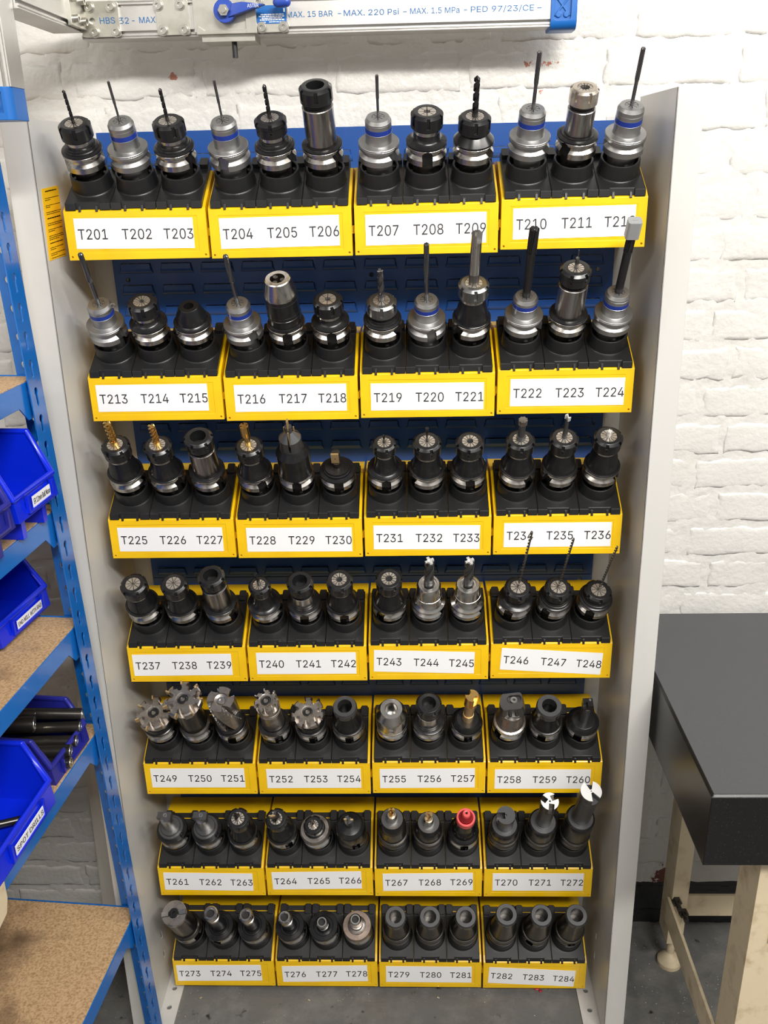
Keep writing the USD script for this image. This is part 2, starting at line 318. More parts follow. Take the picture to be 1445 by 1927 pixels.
def panel(z0, z1, rows, holes=()):
    cs = poly([(-.4415, z0), (.4465, z0), (.4465, z1), (-.4415, z1)])
    rows = [z for z in rows if clear(z - .008)]
    cut = [poly([(x - .026, z - .0012), (x + .026, z - .0012), (x + .026, z + .0016), (x - .026, z + .0016)]) for z in rows for x in [-.4002 + LP * k for k in range(12)]]
    for hx, hz in holes: cut.append(CrossSection.circle(.0042, 16).translate([hx, hz]))
    cs = cs - CrossSection.batch_boolean(cut, m3.OpType.Add)
    down = lambda m: xf(m, None, (0, 0, -FZ))
    p = obj('louvre_panel', [down(cs.extrude(.0018).transform([[1, 0, 0, 0], [0, 0, -1, .1613], [0, 1, 0, 0]])), down(bx(-.4415, .4465, .1613, .165, z1 - .0018, z1))], 'panel_blue', cab, label='blue louvred panel')
    for z in rows:
        for k in range(12): obj('louvre', xf(louvre(-.4002 + LP * k, z), None, (0, .002, -FZ)), 'panel_blue', p)
panel(1.334, 1.712, [1.6744] + [1.4955 + RP * k for k in (-4, -3, -2, -1, 0, 1, 2, 3)], [(.4193, 1.4714), (-.417, 1.4683), (.020, 1.4693), (.4276, 1.6175)])
panel(.878, 1.3325, [1.2004 + RP * k for k in range(-8, 4)], [(-.0727, 1.2135), (.428, 1.19)])
panel(-.04, .8765, [.5998 + RP * k for k in range(-15, 8)], [(.4215, .8663), (-.417, .85)])

# ------------------------------------------------------------------ yellow tool racks
P = .23
DX = [-.0002, .0005, -.0001, .0005, 0, -.0021, .0012]
DZ = [[-.1, -1.4, -.9, 3.1], [.4, -2.4, -.5, 2.6], [.4, -1.3, 0, .8], [-1.5, -1, .4, 2.2], [-.8, -.8, .9, .8], [.4, 1.1, -.6, -.9], [.8, .7, 0, -1.6]]
LAB = [[(-3.6, -39.1, -.7), (-1.8, -40.4, .5), (-.7, -40.7, .3), (.8, -39.6, .6)], [(-6.7, -39.4, -.1), (-1.4, -40.2, -.1), (-.3, -43.2, -.2), (3.6, -42.4, -.1)],
       [(-3.5, -42.5, -.4), (-.6, -43.6, -.3), (-1.9, -43, -.4), (.5, -41.3, 0)], [(-10.1, -42, .3), (-2.4, -40.5, 0), (-8.6, -40.1, -1.7), (.9, -42.4, -3.8)],
       [(-5.6, -39.3, 0), (-1.1, -41, .2), (-3.2, -42.6, .4), (-3.7, -45, -.1)], [(-7.3, -41.7, -.7), (-6, -38.4, 1), (-1, -40.2, .8), (.1, -39.6, 0)],
       [(-11, -41, .7), (-4.3, -41.3, 1.1), (-3.4, -41.1, -.3), (-6.3, -45.2, -3)]]
TH = math.radians(30.5); CT, ST = math.cos(TH), math.sin(TH)
NX, FX = np.array([0, -ST, CT]), np.array([0, CT, ST])
S0, OFF, YF, PIT = .0493, .0073, -.0015, .0725
def to_rack(m, xk):                       # socket frame (x, s along the slope, n) in metres -> rack frame
    v, f = arr(m); return np.outer(v[:, 0], [1, 0, 0]) + np.outer(v[:, 1], FX) + np.outer(v[:, 2], NX) + np.array([xk, YF, OFF]), f
def socket_mesh(open_back=False):
    L, hw = .1115, .0359
    nw = .0190
    top = poly([(-hw, 0), (-nw, 0), (-nw, .0034), (nw, .0034), (nw, 0), (hw, 0), (hw, L), (-hw, L)])
    g = .0009
    body = top.extrude(.0100).translate([0, 0, -.0105]) + poly([(-hw+g, g), (-nw-g, g), (-nw-g, .0034+g), (nw+g, .0034+g), (nw+g, g), (hw-g, g), (hw-g, L-g), (-hw+g, L-g)]).extrude(.0105).translate([0, 0, -.0105])
    body += bx(-hw, hw, .012, L - .004, -.030, -.009)
    lip = [(0, 0), (-.0052, -.0088), (.014, -.0088), (.014, -.001), (.002, 0)]
    for a_, b_ in ((-hw, -nw), (nw, hw)): body += extr_x(lip, a_ + .0002, b_ - .0002)
    body += extr_x([(y_ + .0034, z_ - .0006) for y_, z_ in lip], -nw, nw)
    body -= cyl(.0285, -.04, .01, 40).translate([0, S0, 0])
    slot = bx(-.0195, .0195, L - .0165, L + .001, -.0085, .01)
    body -= slot
    lug = poly(rrect(.0135, .021, .003)).extrude(.0085).translate([0, L - .0108, -.0005])
    body += lug.translate([-hw + .0080, 0, 0]) + lug.translate([hw - .0080, 0, 0])
    cup = lathe([(.0272, -.012), (.0340, -.0008), (.0338, .0008), (.0326, .002), (.0306, .0238), (.0299, .0248), (.0276, .0248), (.0268, .0236), (.0258, -.012)], 56).translate([0, S0, 0])
    body += cup
    for x in (-.0135, .0135):
        body += extr_x([(-.0004, -.0042), (-.0064, -.0108), (.004, -.0108), (.004, -.0042)], x - .0019, x + .0019)
    well = lathe([(0, -.032), (.0262, -.032), (.0262, -.004), (.0230, -.002), (.0225, .004), (.0215, .004), (.0215, -.0305), (0, -.0305)], 40).translate([0, S0, 0])
    keys = [bx(-.0035, .0035, .0215, .0270, -.004, .0195)]
    ks = Manifold()
    for a in (20, 110, 200, 290): ks += keys[0].rotate([0, 0, a])
    body += well + ks.translate([0, S0, 0])
    return arr(body)
SOCK = socket_mesh()
W = .2258 / 2
prof = [(0, -.079), (0, -.0045), (.0014, -.0030), (.012, .0052), (.0885, .0510), (.159, .0502), (.159, -.079)]
def rack_body():
    b = extr_x(prof, -W, W)
    inner = extr_x([(.012, -.070), (.012, -.006), (.090, .0385), (.150, .0385), (.150, -.070)], -W + .004, W - .004)
    b -= inner
    for k in (-1, 0, 1):                 # openings under the sockets
        b -= to_m(bx(-.0335, .0335, .012, .0985, -.05, .03), k * PIT)
    b -= bx(-.0985, .0985, -.001, .00035, -.0685, -.0140)        # shallow label recess
    for s in (-1, 1):
        b -= cyl(.0017, -.002, .004, 10).rotate([-90, 0, 0]).translate([s * (W - .005), 0, -.074])
        b += bx(-.0016, .0016, .010, .020, -.046, -.034).translate([s * (W + .0008), 0, 0])
    return arr(b)
def to_m(m, xk): return m.transform([[1, 0, 0, xk], [0, CT, -ST, YF], [0, ST, CT, OFF]])
RACK = rack_body()
num_w, num_h = .0470, .0157
ordn = ['top', 'second', 'third', 'fourth', 'fifth', 'sixth', 'bottom']
for r in range(7):
    for b in range(4):
        t0 = 201 + r * 12 + b * 3
        rk = thing('tool_rack', f'yellow tool rack with three black sockets and number strip T{t0} T{t0+1} T{t0+2}', 'tool rack', 'yellow tool racks on the louvred panels', loc=((b - 1.5) * P + DX[r], 0, RZ[r] + DZ[r][b] * .001))
        obj('rack_body', RACK, 'yellow_paint', rk)
        for k in (-1, 0, 1): obj('socket', to_rack(SOCK, k * PIT), 'black_plastic', rk, smooth=32)
        cx, cz, an = LAB[r][b]; cx, cz, a = cx * .001, cz * .001, math.radians(an)
        Rl = np.array([[math.cos(a), 0, -math.sin(a)], [0, 1, 0], [math.sin(a), 0, math.cos(a)]])
        lb = obj('number_label', xf(bx(-.095, .095, -.0004, .0006, -.0233, .0233), Rl, (cx, 0, cz)), 'label_paper', rk)
        for k, u in enumerate((.027, .398, .749)):
            v, f = text_w(f'T{t0+k}', num_h, num_w)
            d = np.array([1, 1, 1]); vv = np.c_[v[:, 0] + u * .19 - .095, -v[:, 2] - .00045, v[:, 1] - num_h * .5 - .0010]
            if k == 0 and r == 6 and b == 0: pass
            obj('lettering', (vv @ Rl.T + np.array([cx, 0, cz]), f), 'ink', lb)
        obj('laminate_edge', xf(bx(-.0978, .0978, .0001, .0008, -.0262, .0262), Rl, (cx, 0, cz)), 'laminate', lb)

# ------------------------------------------------------------------ tools
MM = .001
def sc(m):
    v, f = cat_(m) if isinstance(m, list) else arr(m); return v * MM, f
class Tool:
    def __init__(s, T, lab, lean=0.0, group=None):
        i = T - 201; r, b, k = i // 12, (i % 12) // 3, i % 3
        xc = (b - 1.5) * P + DX[r] + (k - 1) * PIT; z = RZ[r] + DZ[r][b] * .001
        o = np.array([xc, YF, z + OFF]) + FX * S0
        ax = np.array([1., 0, 0]); c, sn = math.cos(lean), math.sin(lean)
        n = NX * c + ax * sn; a = ax * c - NX * sn
        s.T = T; s.p = thing('tool_holder', f'{lab}, above label T{T}', 'tool holder', group, m=mat4(a, FX, n, o))
    def add(s, name, m, mt, smooth=33, label=None): return obj(name, sc(m), mt, s.p, smooth=smooth, label=label)
def cross(r, kind):
    c = CrossSection.circle(r, 40)
    if kind == 'twist':
        for s in (1, -1): c -= CrossSection.circle(r * .62, 20).translate([s * r * .80, 0])
    elif kind == 'mill4':
        for a in range(4): c -= CrossSection.circle(r * .42, 16).translate([r * .95 * math.cos(a * math.pi / 2), r * .95 * math.sin(a * math.pi / 2)])
    elif kind == 'mill3':
        for a in range(3): c -= CrossSection.circle(r * .5, 16).translate([r * .98 * math.cos(a * 2.094), r * .98 * math.sin(a * 2.094)])
    elif kind == 'ream6':
        for a in range(6): c -= CrossSection.circle(r * .27, 12).translate([r * .97 * math.cos(a * math.pi / 3), r * .97 * math.sin(a * math.pi / 3)])
    elif kind == 'rough4':
        for a in range(4): c -= CrossSection.circle(r * .40, 16).translate([r * .95 * math.cos(a * math.pi / 2), r * .95 * math.sin(a * math.pi / 2)])
    return c
def fluted(r, z0, z1, kind, turns, n=None):
    n = n or max(8, int(abs(turns) * 26))
    return cross(r, kind).extrude(z1 - z0, n, turns * 360).translate([0, 0, z0])
def drill(r, z0, z1, turns, shank=8):
    m = cyl(r, z0 - 6, z0 + shank, 24) + fluted(r, z0 + shank, z1 - r * .5, 'twist', turns)
    return m + (cross(r, 'twist').extrude(r * .9, 1, 0, (.15, .15)).rotate([0, 0, turns * 360]).translate([0, 0, z1 - r * .5]))
def endmill(r, z0, z1, turns, kind='mill4', shank=6):
    m = cyl(r, z0 - 6, z0 + shank, 28) + fluted(r, z0 + shank, z1, kind, turns)
    return m - lathe([(0, z1 - r * .35), (r * 1.2, z1 + .01), (0, z1 + 2)], 24)
def reamer(r, z0, z1, fl, rs=None, turns=.06):
    rs = rs or r * .82
    m = cyl(rs, z0 - 6, z1 - fl, 24) + lathe([(0, z1 - fl - 2), (rs, z1 - fl - 2), (r, z1 - fl + 2), (0, z1 - fl + 2)], 24) + fluted(r, z1 - fl + 1, z1 - 1.5, 'ream6', turns, 8)
    return m + cross(r, 'ream6').extrude(1.5, 1, 0, (.7, .7)).rotate([0, 0, turns * 360]).translate([0, 0, z1 - 1.5])
FB = 37.5
def flange(t, rot, mt='worn_steel', fb=FB, R=31.4, top=62.5):
    m = lathe([(0, fb), (R - .9, fb), (R, fb + .9), (R, fb + 9.6), (R - 5, fb + 14), (R - 5, fb + 17), (R, fb + 21), (R, top - .4), (R - .4, top), (0, top)], 64)
    for s in (0, 180):
        sl = bx(-8.1, 8.1, -40, -22.5, fb - 1, fb + 19) + Manifold.cylinder(18, 8.1, 8.1, 24).rotate([90, 0, 0]).translate([0, -22.5, fb + 17])
        m -= sl.rotate([0, 0, rot + s])
    t.add('flange', m, mt, 35)
    t.add('taper_shank', lathe([(0, -30), (17, -30), (22.0, fb - 1.0), (21.6, fb + .2), (0, fb + .2)], 40), 'dark_steel' if mt != 'satin_silver' else 'satin_grey', 30)
    for s in (0, 180):
        t.add('drive_slot', bx(-7.9, 7.9, -23.6, -22.3, fb + .3, fb + 19).rotate([0, 0, rot + s]), 'black_oxide' if mt != 'satin_silver' else 'satin_grey', False)
def collet(t, z, R=13.0, rh=1.5, n=10, mt='collet_steel', a0=0):
    m = lathe([(0, z - 9), (R * .86, z - 9), (R, z - 1.0), (R - .5, z), (0, z)] if rh <= 0 else [(rh, z - 9), (R * .86, z - 9), (R, z - 1.0), (R - .5, z), (rh, z)], 48)
    cut = [bx(rh * .5 + (1.2 if k % 2 else 0.2), R + 1, -.52, .52, z - 4.5, z + 1).rotate([0, 0, a0 + k * 360 / n]) for k in range(n)]
    t.add('collet', m - Manifold.batch_boolean(cut, m3.OpType.Add), mt, 30)
    t.add('collet_core', cyl(R * .9, z - 10, z - 4, 24), 'dark_hole', 30)
def nut(t, z0, z1, R=24.6, mt='black_nut', bore=14.0, a0=0, style=0, n=6):
    k = R / 24.6
    m = lathe([(bore, z0), (R * .86, z0), (R * .95, z0 + 1.5 * k), (R * (.965 if style else 1), z0 + 3 * k), (R * (.965 if style else 1), z1 - 10 * k), (R, z1 - 9.5 * k), (R, z1 - 3.8 * k), (R - 4.4 * k, z1 - .2), (R - 5 * k, z1), (bore, z1)], 60)
    hgt = (9.5 if style else 17) * k
    cut = [bx(-2.7 * k, 2.7 * k, -R - 2, -R + 3.2 * k, z1 - hgt, z1 + 1).rotate([0, 0, a0 + j * 360 / n]) for j in range(n)]
    if style: cut += [Manifold.cylinder(4, 1.4 * k, 1.4 * k, 12).rotate([90, 0, 0]).translate([0, -R + 3.6, z1 - 15 * k]).rotate([0, 0, a0 + j * 360 / n]) for j in range(n)]
    t.add('collet_nut', m - Manifold.batch_boolean(cut, m3.OpType.Add), mt, 30)
STYLE = {
 'bellow': lambda a: [(31.2, 62.5), (31.4, 63), (31.0, 65), (29.0, 66.3), (27.2, 66.6), (27.2, 67.6), (26.2, 69), (24.4, 69.6), (24.4, 71.0), (23.6, 72.4), (20.2, 73.2), (19.4, 75), (19.4, a)],
 'concave': lambda a: [(31.2, 62.5), (31.2, 65.2), (28, 66.5), (24.5, 68), (21.5, 70.5), (20.2, 74), (20.0, a)],
 'cone45': lambda a: [(31.2, 62.5), (31.2, 65.5), (22, 76), (20, 77), (20, a)],
 'long': lambda a: [(31.2, 62.5), (31.2, 64.8), (30.4, 65.4), (27.8, 65.6), (27.4, 66.5), (23.2, 62.5 + (a - 62.5) * .62), (19.6, a - .5), (19.2, a)],
 'thin': lambda a: [(31.2, 62.5), (31.2, 64.5), (25, 66.5), (21.5, 70), (18.0, 62.5 + (a - 62.5) * .55), (16.4, a - .5), (16.2, a)]}
def neck(t, z0, z1, R): t.add('neck', lathe([(0, z0 - .1), (R - .4, z0), (R, z0 + .5), (R, z1), (0, z1)], 44), 'worn_steel', 30)
def body(t, pts, mt='black_oxide', z0=62.5, name='holder_body'):
    t.add(name, lathe([(0, z0)] + pts + [(0, pts[-1][1])], 60), mt, 30)
def er(t, top, style, rot, hole=None, nutmt='black_nut', a0=0, nst=1, R=24.6, nh=25, cn=10, ca=0, fm='worn_steel', neckh=6.5, cr=14.2):
    k = R / 24.6; zb = top - nh * k; a = zb - neckh
    flange(t, rot, fm); body(t, STYLE[style](a)); neck(t, a, zb + 2, 19.6 * k if style != 'bellow' else 19.4)
    nut(t, zb, top, R, nutmt, cr * k, a0, nst)
    if hole is None: pass
    else: collet(t, top - .5, cr * k, hole, cn, a0=ca)
def barrel(t, top, rot, a0=0, b=23.5, nutmt='black_nut', R=24.6, hole='open', gap=5.5, cone=66, bmt='barrel_steel', nh=25, nst=1):
    k = R / 24.6; zb = top - nh * k
    flange(t, rot); body(t, [(31.2, 62.5), (31.2, 64.8), (29.5, 65.8), (25.2, 66.6), (25, 68)])
    t.add('barrel', lathe([(0, 67.9), (b - .6, 68), (b, 69), (b, zb - gap - 1), (b - 1, zb - gap), (0, zb - gap)], 56), bmt, 30)
    t.add('neck', lathe([(0, zb - gap - .1), (21.5 * k, zb - gap), (21.5 * k, zb - gap + 2), (20 * k, zb - gap + 2.4), (20 * k, zb + 1), (0, zb + 1)], 48), 'black_oxide', 30)
    if hole == 'open':
        nut(t, zb, top, R, nutmt, 13.6 * k, a0, nst)
        t.add('bore', lathe([(13.6 * k, top - 4), (13.6 * k, zb + 1.2), (0, zb + 1.2), (0, zb + 2.0), (10.8 * k, zb + 2.0), (12.8 * k, top - 4)], 40), 'satin_silver', 40); t.add('bore_floor', cyl(10.4 * k, zb + 1.9, zb + 2.6, 28), 'dark_hole')
    else:
        nut(t, zb, top, R, nutmt, 13 * k, a0, nst); collet(t, top - .5, 13 * k, hole, 12)
def silver(t, top, rot):
    flange(t, rot, 'satin_silver')
    m = 0.0
    body(t, [(30.8, 62.5), (31.4, 63), (31.4, 64.4), (30.6, 65.2), (22.3, 65.4), (20.6, 66.4), (20.2, 68), (20.0, 81.5), (20.6, 82), (20.6, 82.6), (20, 83)], 'satin_silver')
    t.add('blue_band', lathe([(0, 82.9), (20.2, 82.9), (20.2, 90.2), (0, 90.2)], 56), 'blue_ring', 30, label='blue ring')
    t.add('nose', lathe([(0, 90.2), (20.0, 90.2), (20.0, 96.4), (19.7, 96.6), (19.7, 97.0), (20.0, 97.2), (20.0, top - 5.2), (19.6, top - 4.6), (17.2, top - .3), (16.6, top), (9.9, top), (9.9, top - 4), (0, top - 4)], 56), 'satin_silver', 30)
    collet(t, top - .3, 9.9, .8, 8, 'satin_silver')

def L(du, h): return -du * .00085 / (h * .001)
g_silver = None
SIL = {202: (107, 2, -80, 2.1, 167, 'r'), 204: (105, 4, -14, 2.1, 166, 'r'), 207: (104, -1, 55, 2.4, 167, 'r'), 210: (106, -2, 62, 3.4, 190, 'r'), 212: (108, -2, 78, 3.4, 191, 'r'),
       213: (103, 1, 62, 4.2, 200, 'r'), 216: (103, 5, 42, 4.2, 195, 'r'), 220: (101, 1, 16, 4.2, 206, 'r'), 222: (100, -1, 60, 7.6, 226, 'R'), 224: (105, -2, 72, 7.0, 234, 'C')}
for T, (top, du, rot, r, tip, kd) in SIL.items():
    what = {'r': 'slim carbide reamer', 'R': 'thick black fluted reamer', 'C': 'black reamer with grey plastic tip cap'}[kd]
    t = Tool(T, f'silver chuck with blue ring and {what}', L(du, top)); silver(t, top, rot)
    if kd == 'r':
        t.add('reamer', reamer(r, top, tip, (tip - top) * .56, r * .80, .10 if T < 213 else .14), 'carbide')
    elif kd == 'R':
        t.add('reamer', reamer(r, top, tip, 46, r * .86, .07), 'dark_carbide')
        t.add('cutter_face', lathe([(0, tip), (r * .62, tip - .5), (r * .62, tip - 2), (0, tip - 2)], 24), 'carbide')
    else:
        t.add('reamer', reamer(r, top, tip - 8, 46, r * .92, .05), 'dark_carbide')
        t.add('tip_cap', poly(rrect(20.5, 18, 4)).extrude(28).translate([0, 0, tip - 27]) - bx(-4, 4, -.3, .3, tip + .5, tip + 2), 'grey_cap', 30, label='grey plastic tip cap')
    if T == 213: 
        q_ = lathe([(8.5 + 1.6 * math.cos(a), 1.6 * math.sin(a)) for a in np.linspace(0, 6.283, 11)[:-1]], 20).scale([.45, .45, .45]).rotate([90, 0, 0]).translate([21.5, 3, 96])
        t.add('ring_clip', q_, 'satin_silver')

def tl(T, lab, du, h): return Tool(T, lab, L(du, h))
# --- row 1
t = tl(201, 'short black collet chuck with large nut and thin twist drill', 0, 106); er(t, 106, 'bellow', -68, 2.2, a0=10, nst=0, cn=14, fm='worn_steel'); t.add('twist_drill', drill(2.5, 105, 155, 2.2), 'dark_carbide')
t = tl(203, 'short black stepped collet chuck with thin twist drill', 2, 106); er(t, 106, 'bellow', 62, 2.4, a0=28, nst=0, cn=14); t.add('twist_drill', drill(2.7, 105, 154, 2.0), 'dark_carbide')
t = tl(205, 'short black stepped collet chuck with black twist drill', 5, 108); er(t, 108, 'bellow', 66, 3, a0=4, nst=1, cn=16); t.add('twist_drill', drill(3.1, 107, 157, 2.0), 'dark_carbide')
t = tl(206, 'tall empty collet chuck with worn steel barrel and open black nut', 5, 155); barrel(t, 155, 56, a0=4, nst=0)
t = tl(208, 'black collet chuck with flared neck and empty collet hole', -2, 111); er(t, 111, 'concave', 3, 5.0, a0=4, nst=0, cn=8)
t = tl(209, 'black collet chuck with polished cone shoulder and thick twist drill', -1, 102); er(t, 102, 'cone45', 62, 4.5, a0=2, nst=0, cn=16); t.add('twist_drill', drill(4.6, 101, 160, 1.7), 'dark_carbide')
t = tl(211, 'steel barrel collet chuck with nickel-coloured nut', -2, 137); barrel(t, 137, -45, a0=18, b=20.8, nutmt='nickel_nut', R=21.3, nh=29, hole=7.0, nst=0)
# --- row 2
t = tl(214, 'black collet chuck with dark nut and empty collet', 2, 107); er(t, 107, 'concave', -65, 3.6, a0=12, nst=0, cn=14)
t = tl(215, 'plain black side-lock holder with small top bore', 0, 95); flange(t, -72)
t.add('holder_body', lathe([(0, 62.5), (31.2, 62.5), (31.2, 65), (28, 66), (25.4, 68.5), (24.6, 72), (24.2, 78), (17, 93.5), (15.6, 95), (8.2, 95), (8, 74), (0, 74)], 56), 'black_oxide', 30)
t = tl(217, 'large black drill chuck with worn steel nose and three jaws', 7, 150); flange(t, 6); body(t, [(29, 62.5), (29.5, 63), (29.5, 66), (26.6, 67), (26.6, 80), (27.6, 80.5), (27.6, 82), (27.0, 82.5), (27.0, 88), (26.4, 88.4), (27, 89), (27.2, 112), (26.6, 113), (27, 114), (26.4, 119)])
nz = lathe([(0, 119), (26.4, 119), (26.8, 120), (26.4, 124), (20.6, 148.5), (19, 150), (12, 150), (11, 128), (0, 128)], 56)
t.add('nose', nz, 'worn_steel')
for a in (30, 150, 270): t.add('jaw', (cyl(4.2, 126, 147.5, 6).translate([0, 7.6, 0])).rotate([0, 0, a]), 'dark_steel', False)
t = tl(218, 'black collet chuck with smooth flared neck and empty bright collet', 3, 108); er(t, 108, 'concave', 5, 4.6, a0=20, nst=0, cn=8)
t = tl(219, 'stepped black collet chuck holding a short end mill', 1, 101); er(t, 101, 'bellow', 60, 4.6, a0=0, nst=0, cn=12, nutmt='bright_nut'); t.add('end_mill', endmill(5, 100, 159, .8, 'mill3', 12), 'carbide')
t = tl(221, 'tall black cone collet chuck holding a thick boring bar', -1, 132); er(t, 132, 'long', -50, 8, a0=6, nst=0, cn=10, nutmt='bright_nut')
t.add('boring_bar', cyl(8.3, 126, 150, 32), 'hss_drill')
t.add('bar_head', (cyl(8.4, 150, 222, 32) - bx(0, 10, -10, 0, 208, 230)) + bx(-3.2, 4.5, -3, 3, 218, 226), 'chrome_steel')
t = tl(223, 'tall worn steel barrel chuck with tiny centre drill', -1, 153); barrel(t, 153, 85, a0=-22, hole=3.2); t.add('centre_drill', lathe([(0, 150), (3, 150), (3, 167), (3.4, 169), (2.6, 171), (.9, 173), (.9, 184), (0, 186)], 20), 'carbide')
# --- row 3
CONES = {225: (132, 0, 'mill_g', 90), 226: (130, 0, 'mill_g', 55), 228: (128, 2, 'core', 30), 231: (128, 1, 'pin', 3), 232: (130, 1, 'pin', -60), 233: (129, 1, 'hole', 4), 234: (131, 1, 'tslot', 38), 235: (134, 1, 'slit', -50), 236: (136, 0, 'burr', 58),
         237: (128, 4, 'shut', 84), 238: (129, 2, 'shut', 74), 240: (121, 5, 'pin', 84), 242: (136, 3, 'hole', 6), 243: (135, -2, 'hole', -35)}
DESC = {225: 'black cone collet chuck with gold roughing end mill nearest left cabinet side', 226: 'black cone collet chuck with a gold roughing end mill, second of two', 228: 'black cone collet chuck with a gold flat-topped cutter', 231: 'slim black cone chuck with small nut and tiny pin cutter',
        232: 'black cone collet chuck with a small dark pin cutter', 233: 'black cone collet chuck with round empty collet', 234: 'black cone collet chuck with a dark slotting cutter', 235: 'black cone collet chuck with a grey necked slot cutter', 236: 'black cone collet chuck with a tiny shiny burr',
        237: 'black cone collet chuck with closed star-slit collet, leftmost in its row', 238: 'black cone collet chuck with closed dark star-slit collet', 240: 'slim black chuck with small nut and short dark drill stub', 242: 'black cone collet chuck with wide empty collet', 243: 'black cone collet chuck with round empty collet and bright rim'}
for T, (top, du, kd, rot) in CONES.items():
    t = tl(T, DESC[T], du, top); slim = T in (231, 240)
    hole = {'mill_g': 5, 'core': 4.5, 'pin': 2.0, 'hole': 5.6 if T != 243 else 6.4, 'tslot': 6, 'slit': 4, 'burr': 3, 'shut': .5}[kd]
    er(t, top, 'thin' if slim else 'long', rot, hole, a0=RNG.uniform(0, 60), nst=1, R=20.2 if slim else 24.4, cn=10 if kd in ('shut',) else 12, nh=27)
    if kd == 'mill_g':
        tip = 183 if T == 225 else 175
        rough = endmill(6.4 if T == 225 else 6.0, top, tip, 1.1, 'rough4', 10)
        rings = Manifold.batch_boolean([lathe([(5.9 if T == 225 else 5.5, z - .5), (7.5, z - 1.0), (7.5, z + 1.0), (5.9 if T == 225 else 5.5, z + .5)], 24) for z in np.arange(top + 20, tip - 1, 3.0)], m3.OpType.Add)
        t.add('end_mill', rough - rings, 'gold_coating')
    elif kd == 'core': t.add('cutter', cyl(5.0, top - 4, 155, 24) + (cyl(7.6, 152, 175, 30) - Manifold.batch_boolean([bx(3.2, 9, -.9, .9, 151, 176).rotate([0, 0, a]) for a in range(20, 360, 90)], m3.OpType.Add)) + lathe([(0, 148), (5, 149), (7.5, 152.5), (0, 152.5)], 30), 'gold_coating')
    elif kd == 'pin':
        tip = {231: 147, 232: 161, 240: 157}[T]; r = {231: 2.0, 232: 1.8, 240: 2.8}[T]
        t.add('cutter', (drill(r, top - 2, tip, .9, 12) if T != 232 else cyl(r, top - 4, tip - 5, 16) + cyl(3.2, tip - 5, tip, 16)), 'dark_carbide')
    elif kd == 'tslot':
        c = cyl(5.6, top - 4, top + 36, 28) + cyl(7.8, top - 4, top + 8, 28); t.add('cutter', c, 'gunmetal')
        d = cyl(7.6, top + 36, top + 46, 28)
        for a in range(0, 360, 45): d -= cyl(1.9, top + 30, top + 50, 12).translate([8.2, 0, 0]).rotate([0, 0, a])
        t.add('cutter_head', d, 'mill_steel')
    elif kd == 'slit':
        t.add('cutter', lathe([(0, top - 4), (4.6, top - 4), (4.4, top + 8), (3.2, top + 24), (3.2, 178), (0, 178)], 28), 'gunmetal'); t.add('cutter_head', (cyl(5.2, 176, 184, 24) - bx(.8, 9, -1.6, 9, 170, 190) - bx(-9, -.8, -9, 1.6, 170, 190)), 'mirror_insert')
    elif kd == 'burr':
        m = lathe([(0, top - 4), (3.4, top - 4), (3.4, top + 4), (0, top + 4)], 20) + lathe([(0, top + 4), (4.4, top + 4), (4.4, top + 11), (0, top + 12)], 20)
        for a in range(0, 360, 60): m -= bx(2.4, 6, -.8, .8, top + 3, top + 14).rotate([0, 0, a])
        t.add('cutter', m, 'mirror_insert')
t = tl(227, 'tall empty steel barrel chuck with open nut beside gold end mills', -1, 149); barrel(t, 149, 56, a0=-18)
t = tl(229, 'massive black facing head with tapered top and thin upright gold inserts', 2, 160); flange(t, 5, top=61)
body(t, [(29.6, 61), (29.6, 64), (28.6, 70), (28.8, 110), (20.4, 122), (18.4, 122)], z0=61)
hd = lathe([(0, 121.5), (18.6, 121.5), (18.9, 146), (6, 160), (0, 160)], 48)
for a in (0, 120, 240): hd -= bx(-1.9, 1.9, -22, -4.5, 124, 175).rotate([0, 0, a])
t.add('cutter_head', hd, 'gunmetal')
for a in (0, 120, 240): t.add('insert', bx(-1.1, 1.1, -10.2, -8.2, 132, 166).rotate([0, 0, a]), 'gold_insert', False)
t.add('pilot', cyl(6.2, 159, 172, 20) - bx(-1.6, 1.6, -8, 8, 166, 175), 'gunmetal'); t.add('tip_insert', bx(-1.3, 1.3, -4.2, 4.2, 164, 186), 'gold_insert', False)
t = tl(230, 'short black stepped holder with one upright square gold insert', 0, 62); flange(t, 6, top=58)
body(t, [(31.2, 58), (31.2, 61), (24.5, 62.5), (24.5, 66), (21.6, 67), (21.6, 70), (12, 71.5)], z0=58)
t.add('cutter_bar', cyl(7.4, 70, 106, 28) - bx(-10, 10, -10, -1.2, 82, 120), 'dark_steel'); t.add('insert', (bx(-8.4, 5.0, -4.4, -1.0, 83, 105) - cyl(1.5, -10, 10, 12).rotate([90, 0, 0]).translate([-1.5, 0, 93])), 'gold_insert', False)
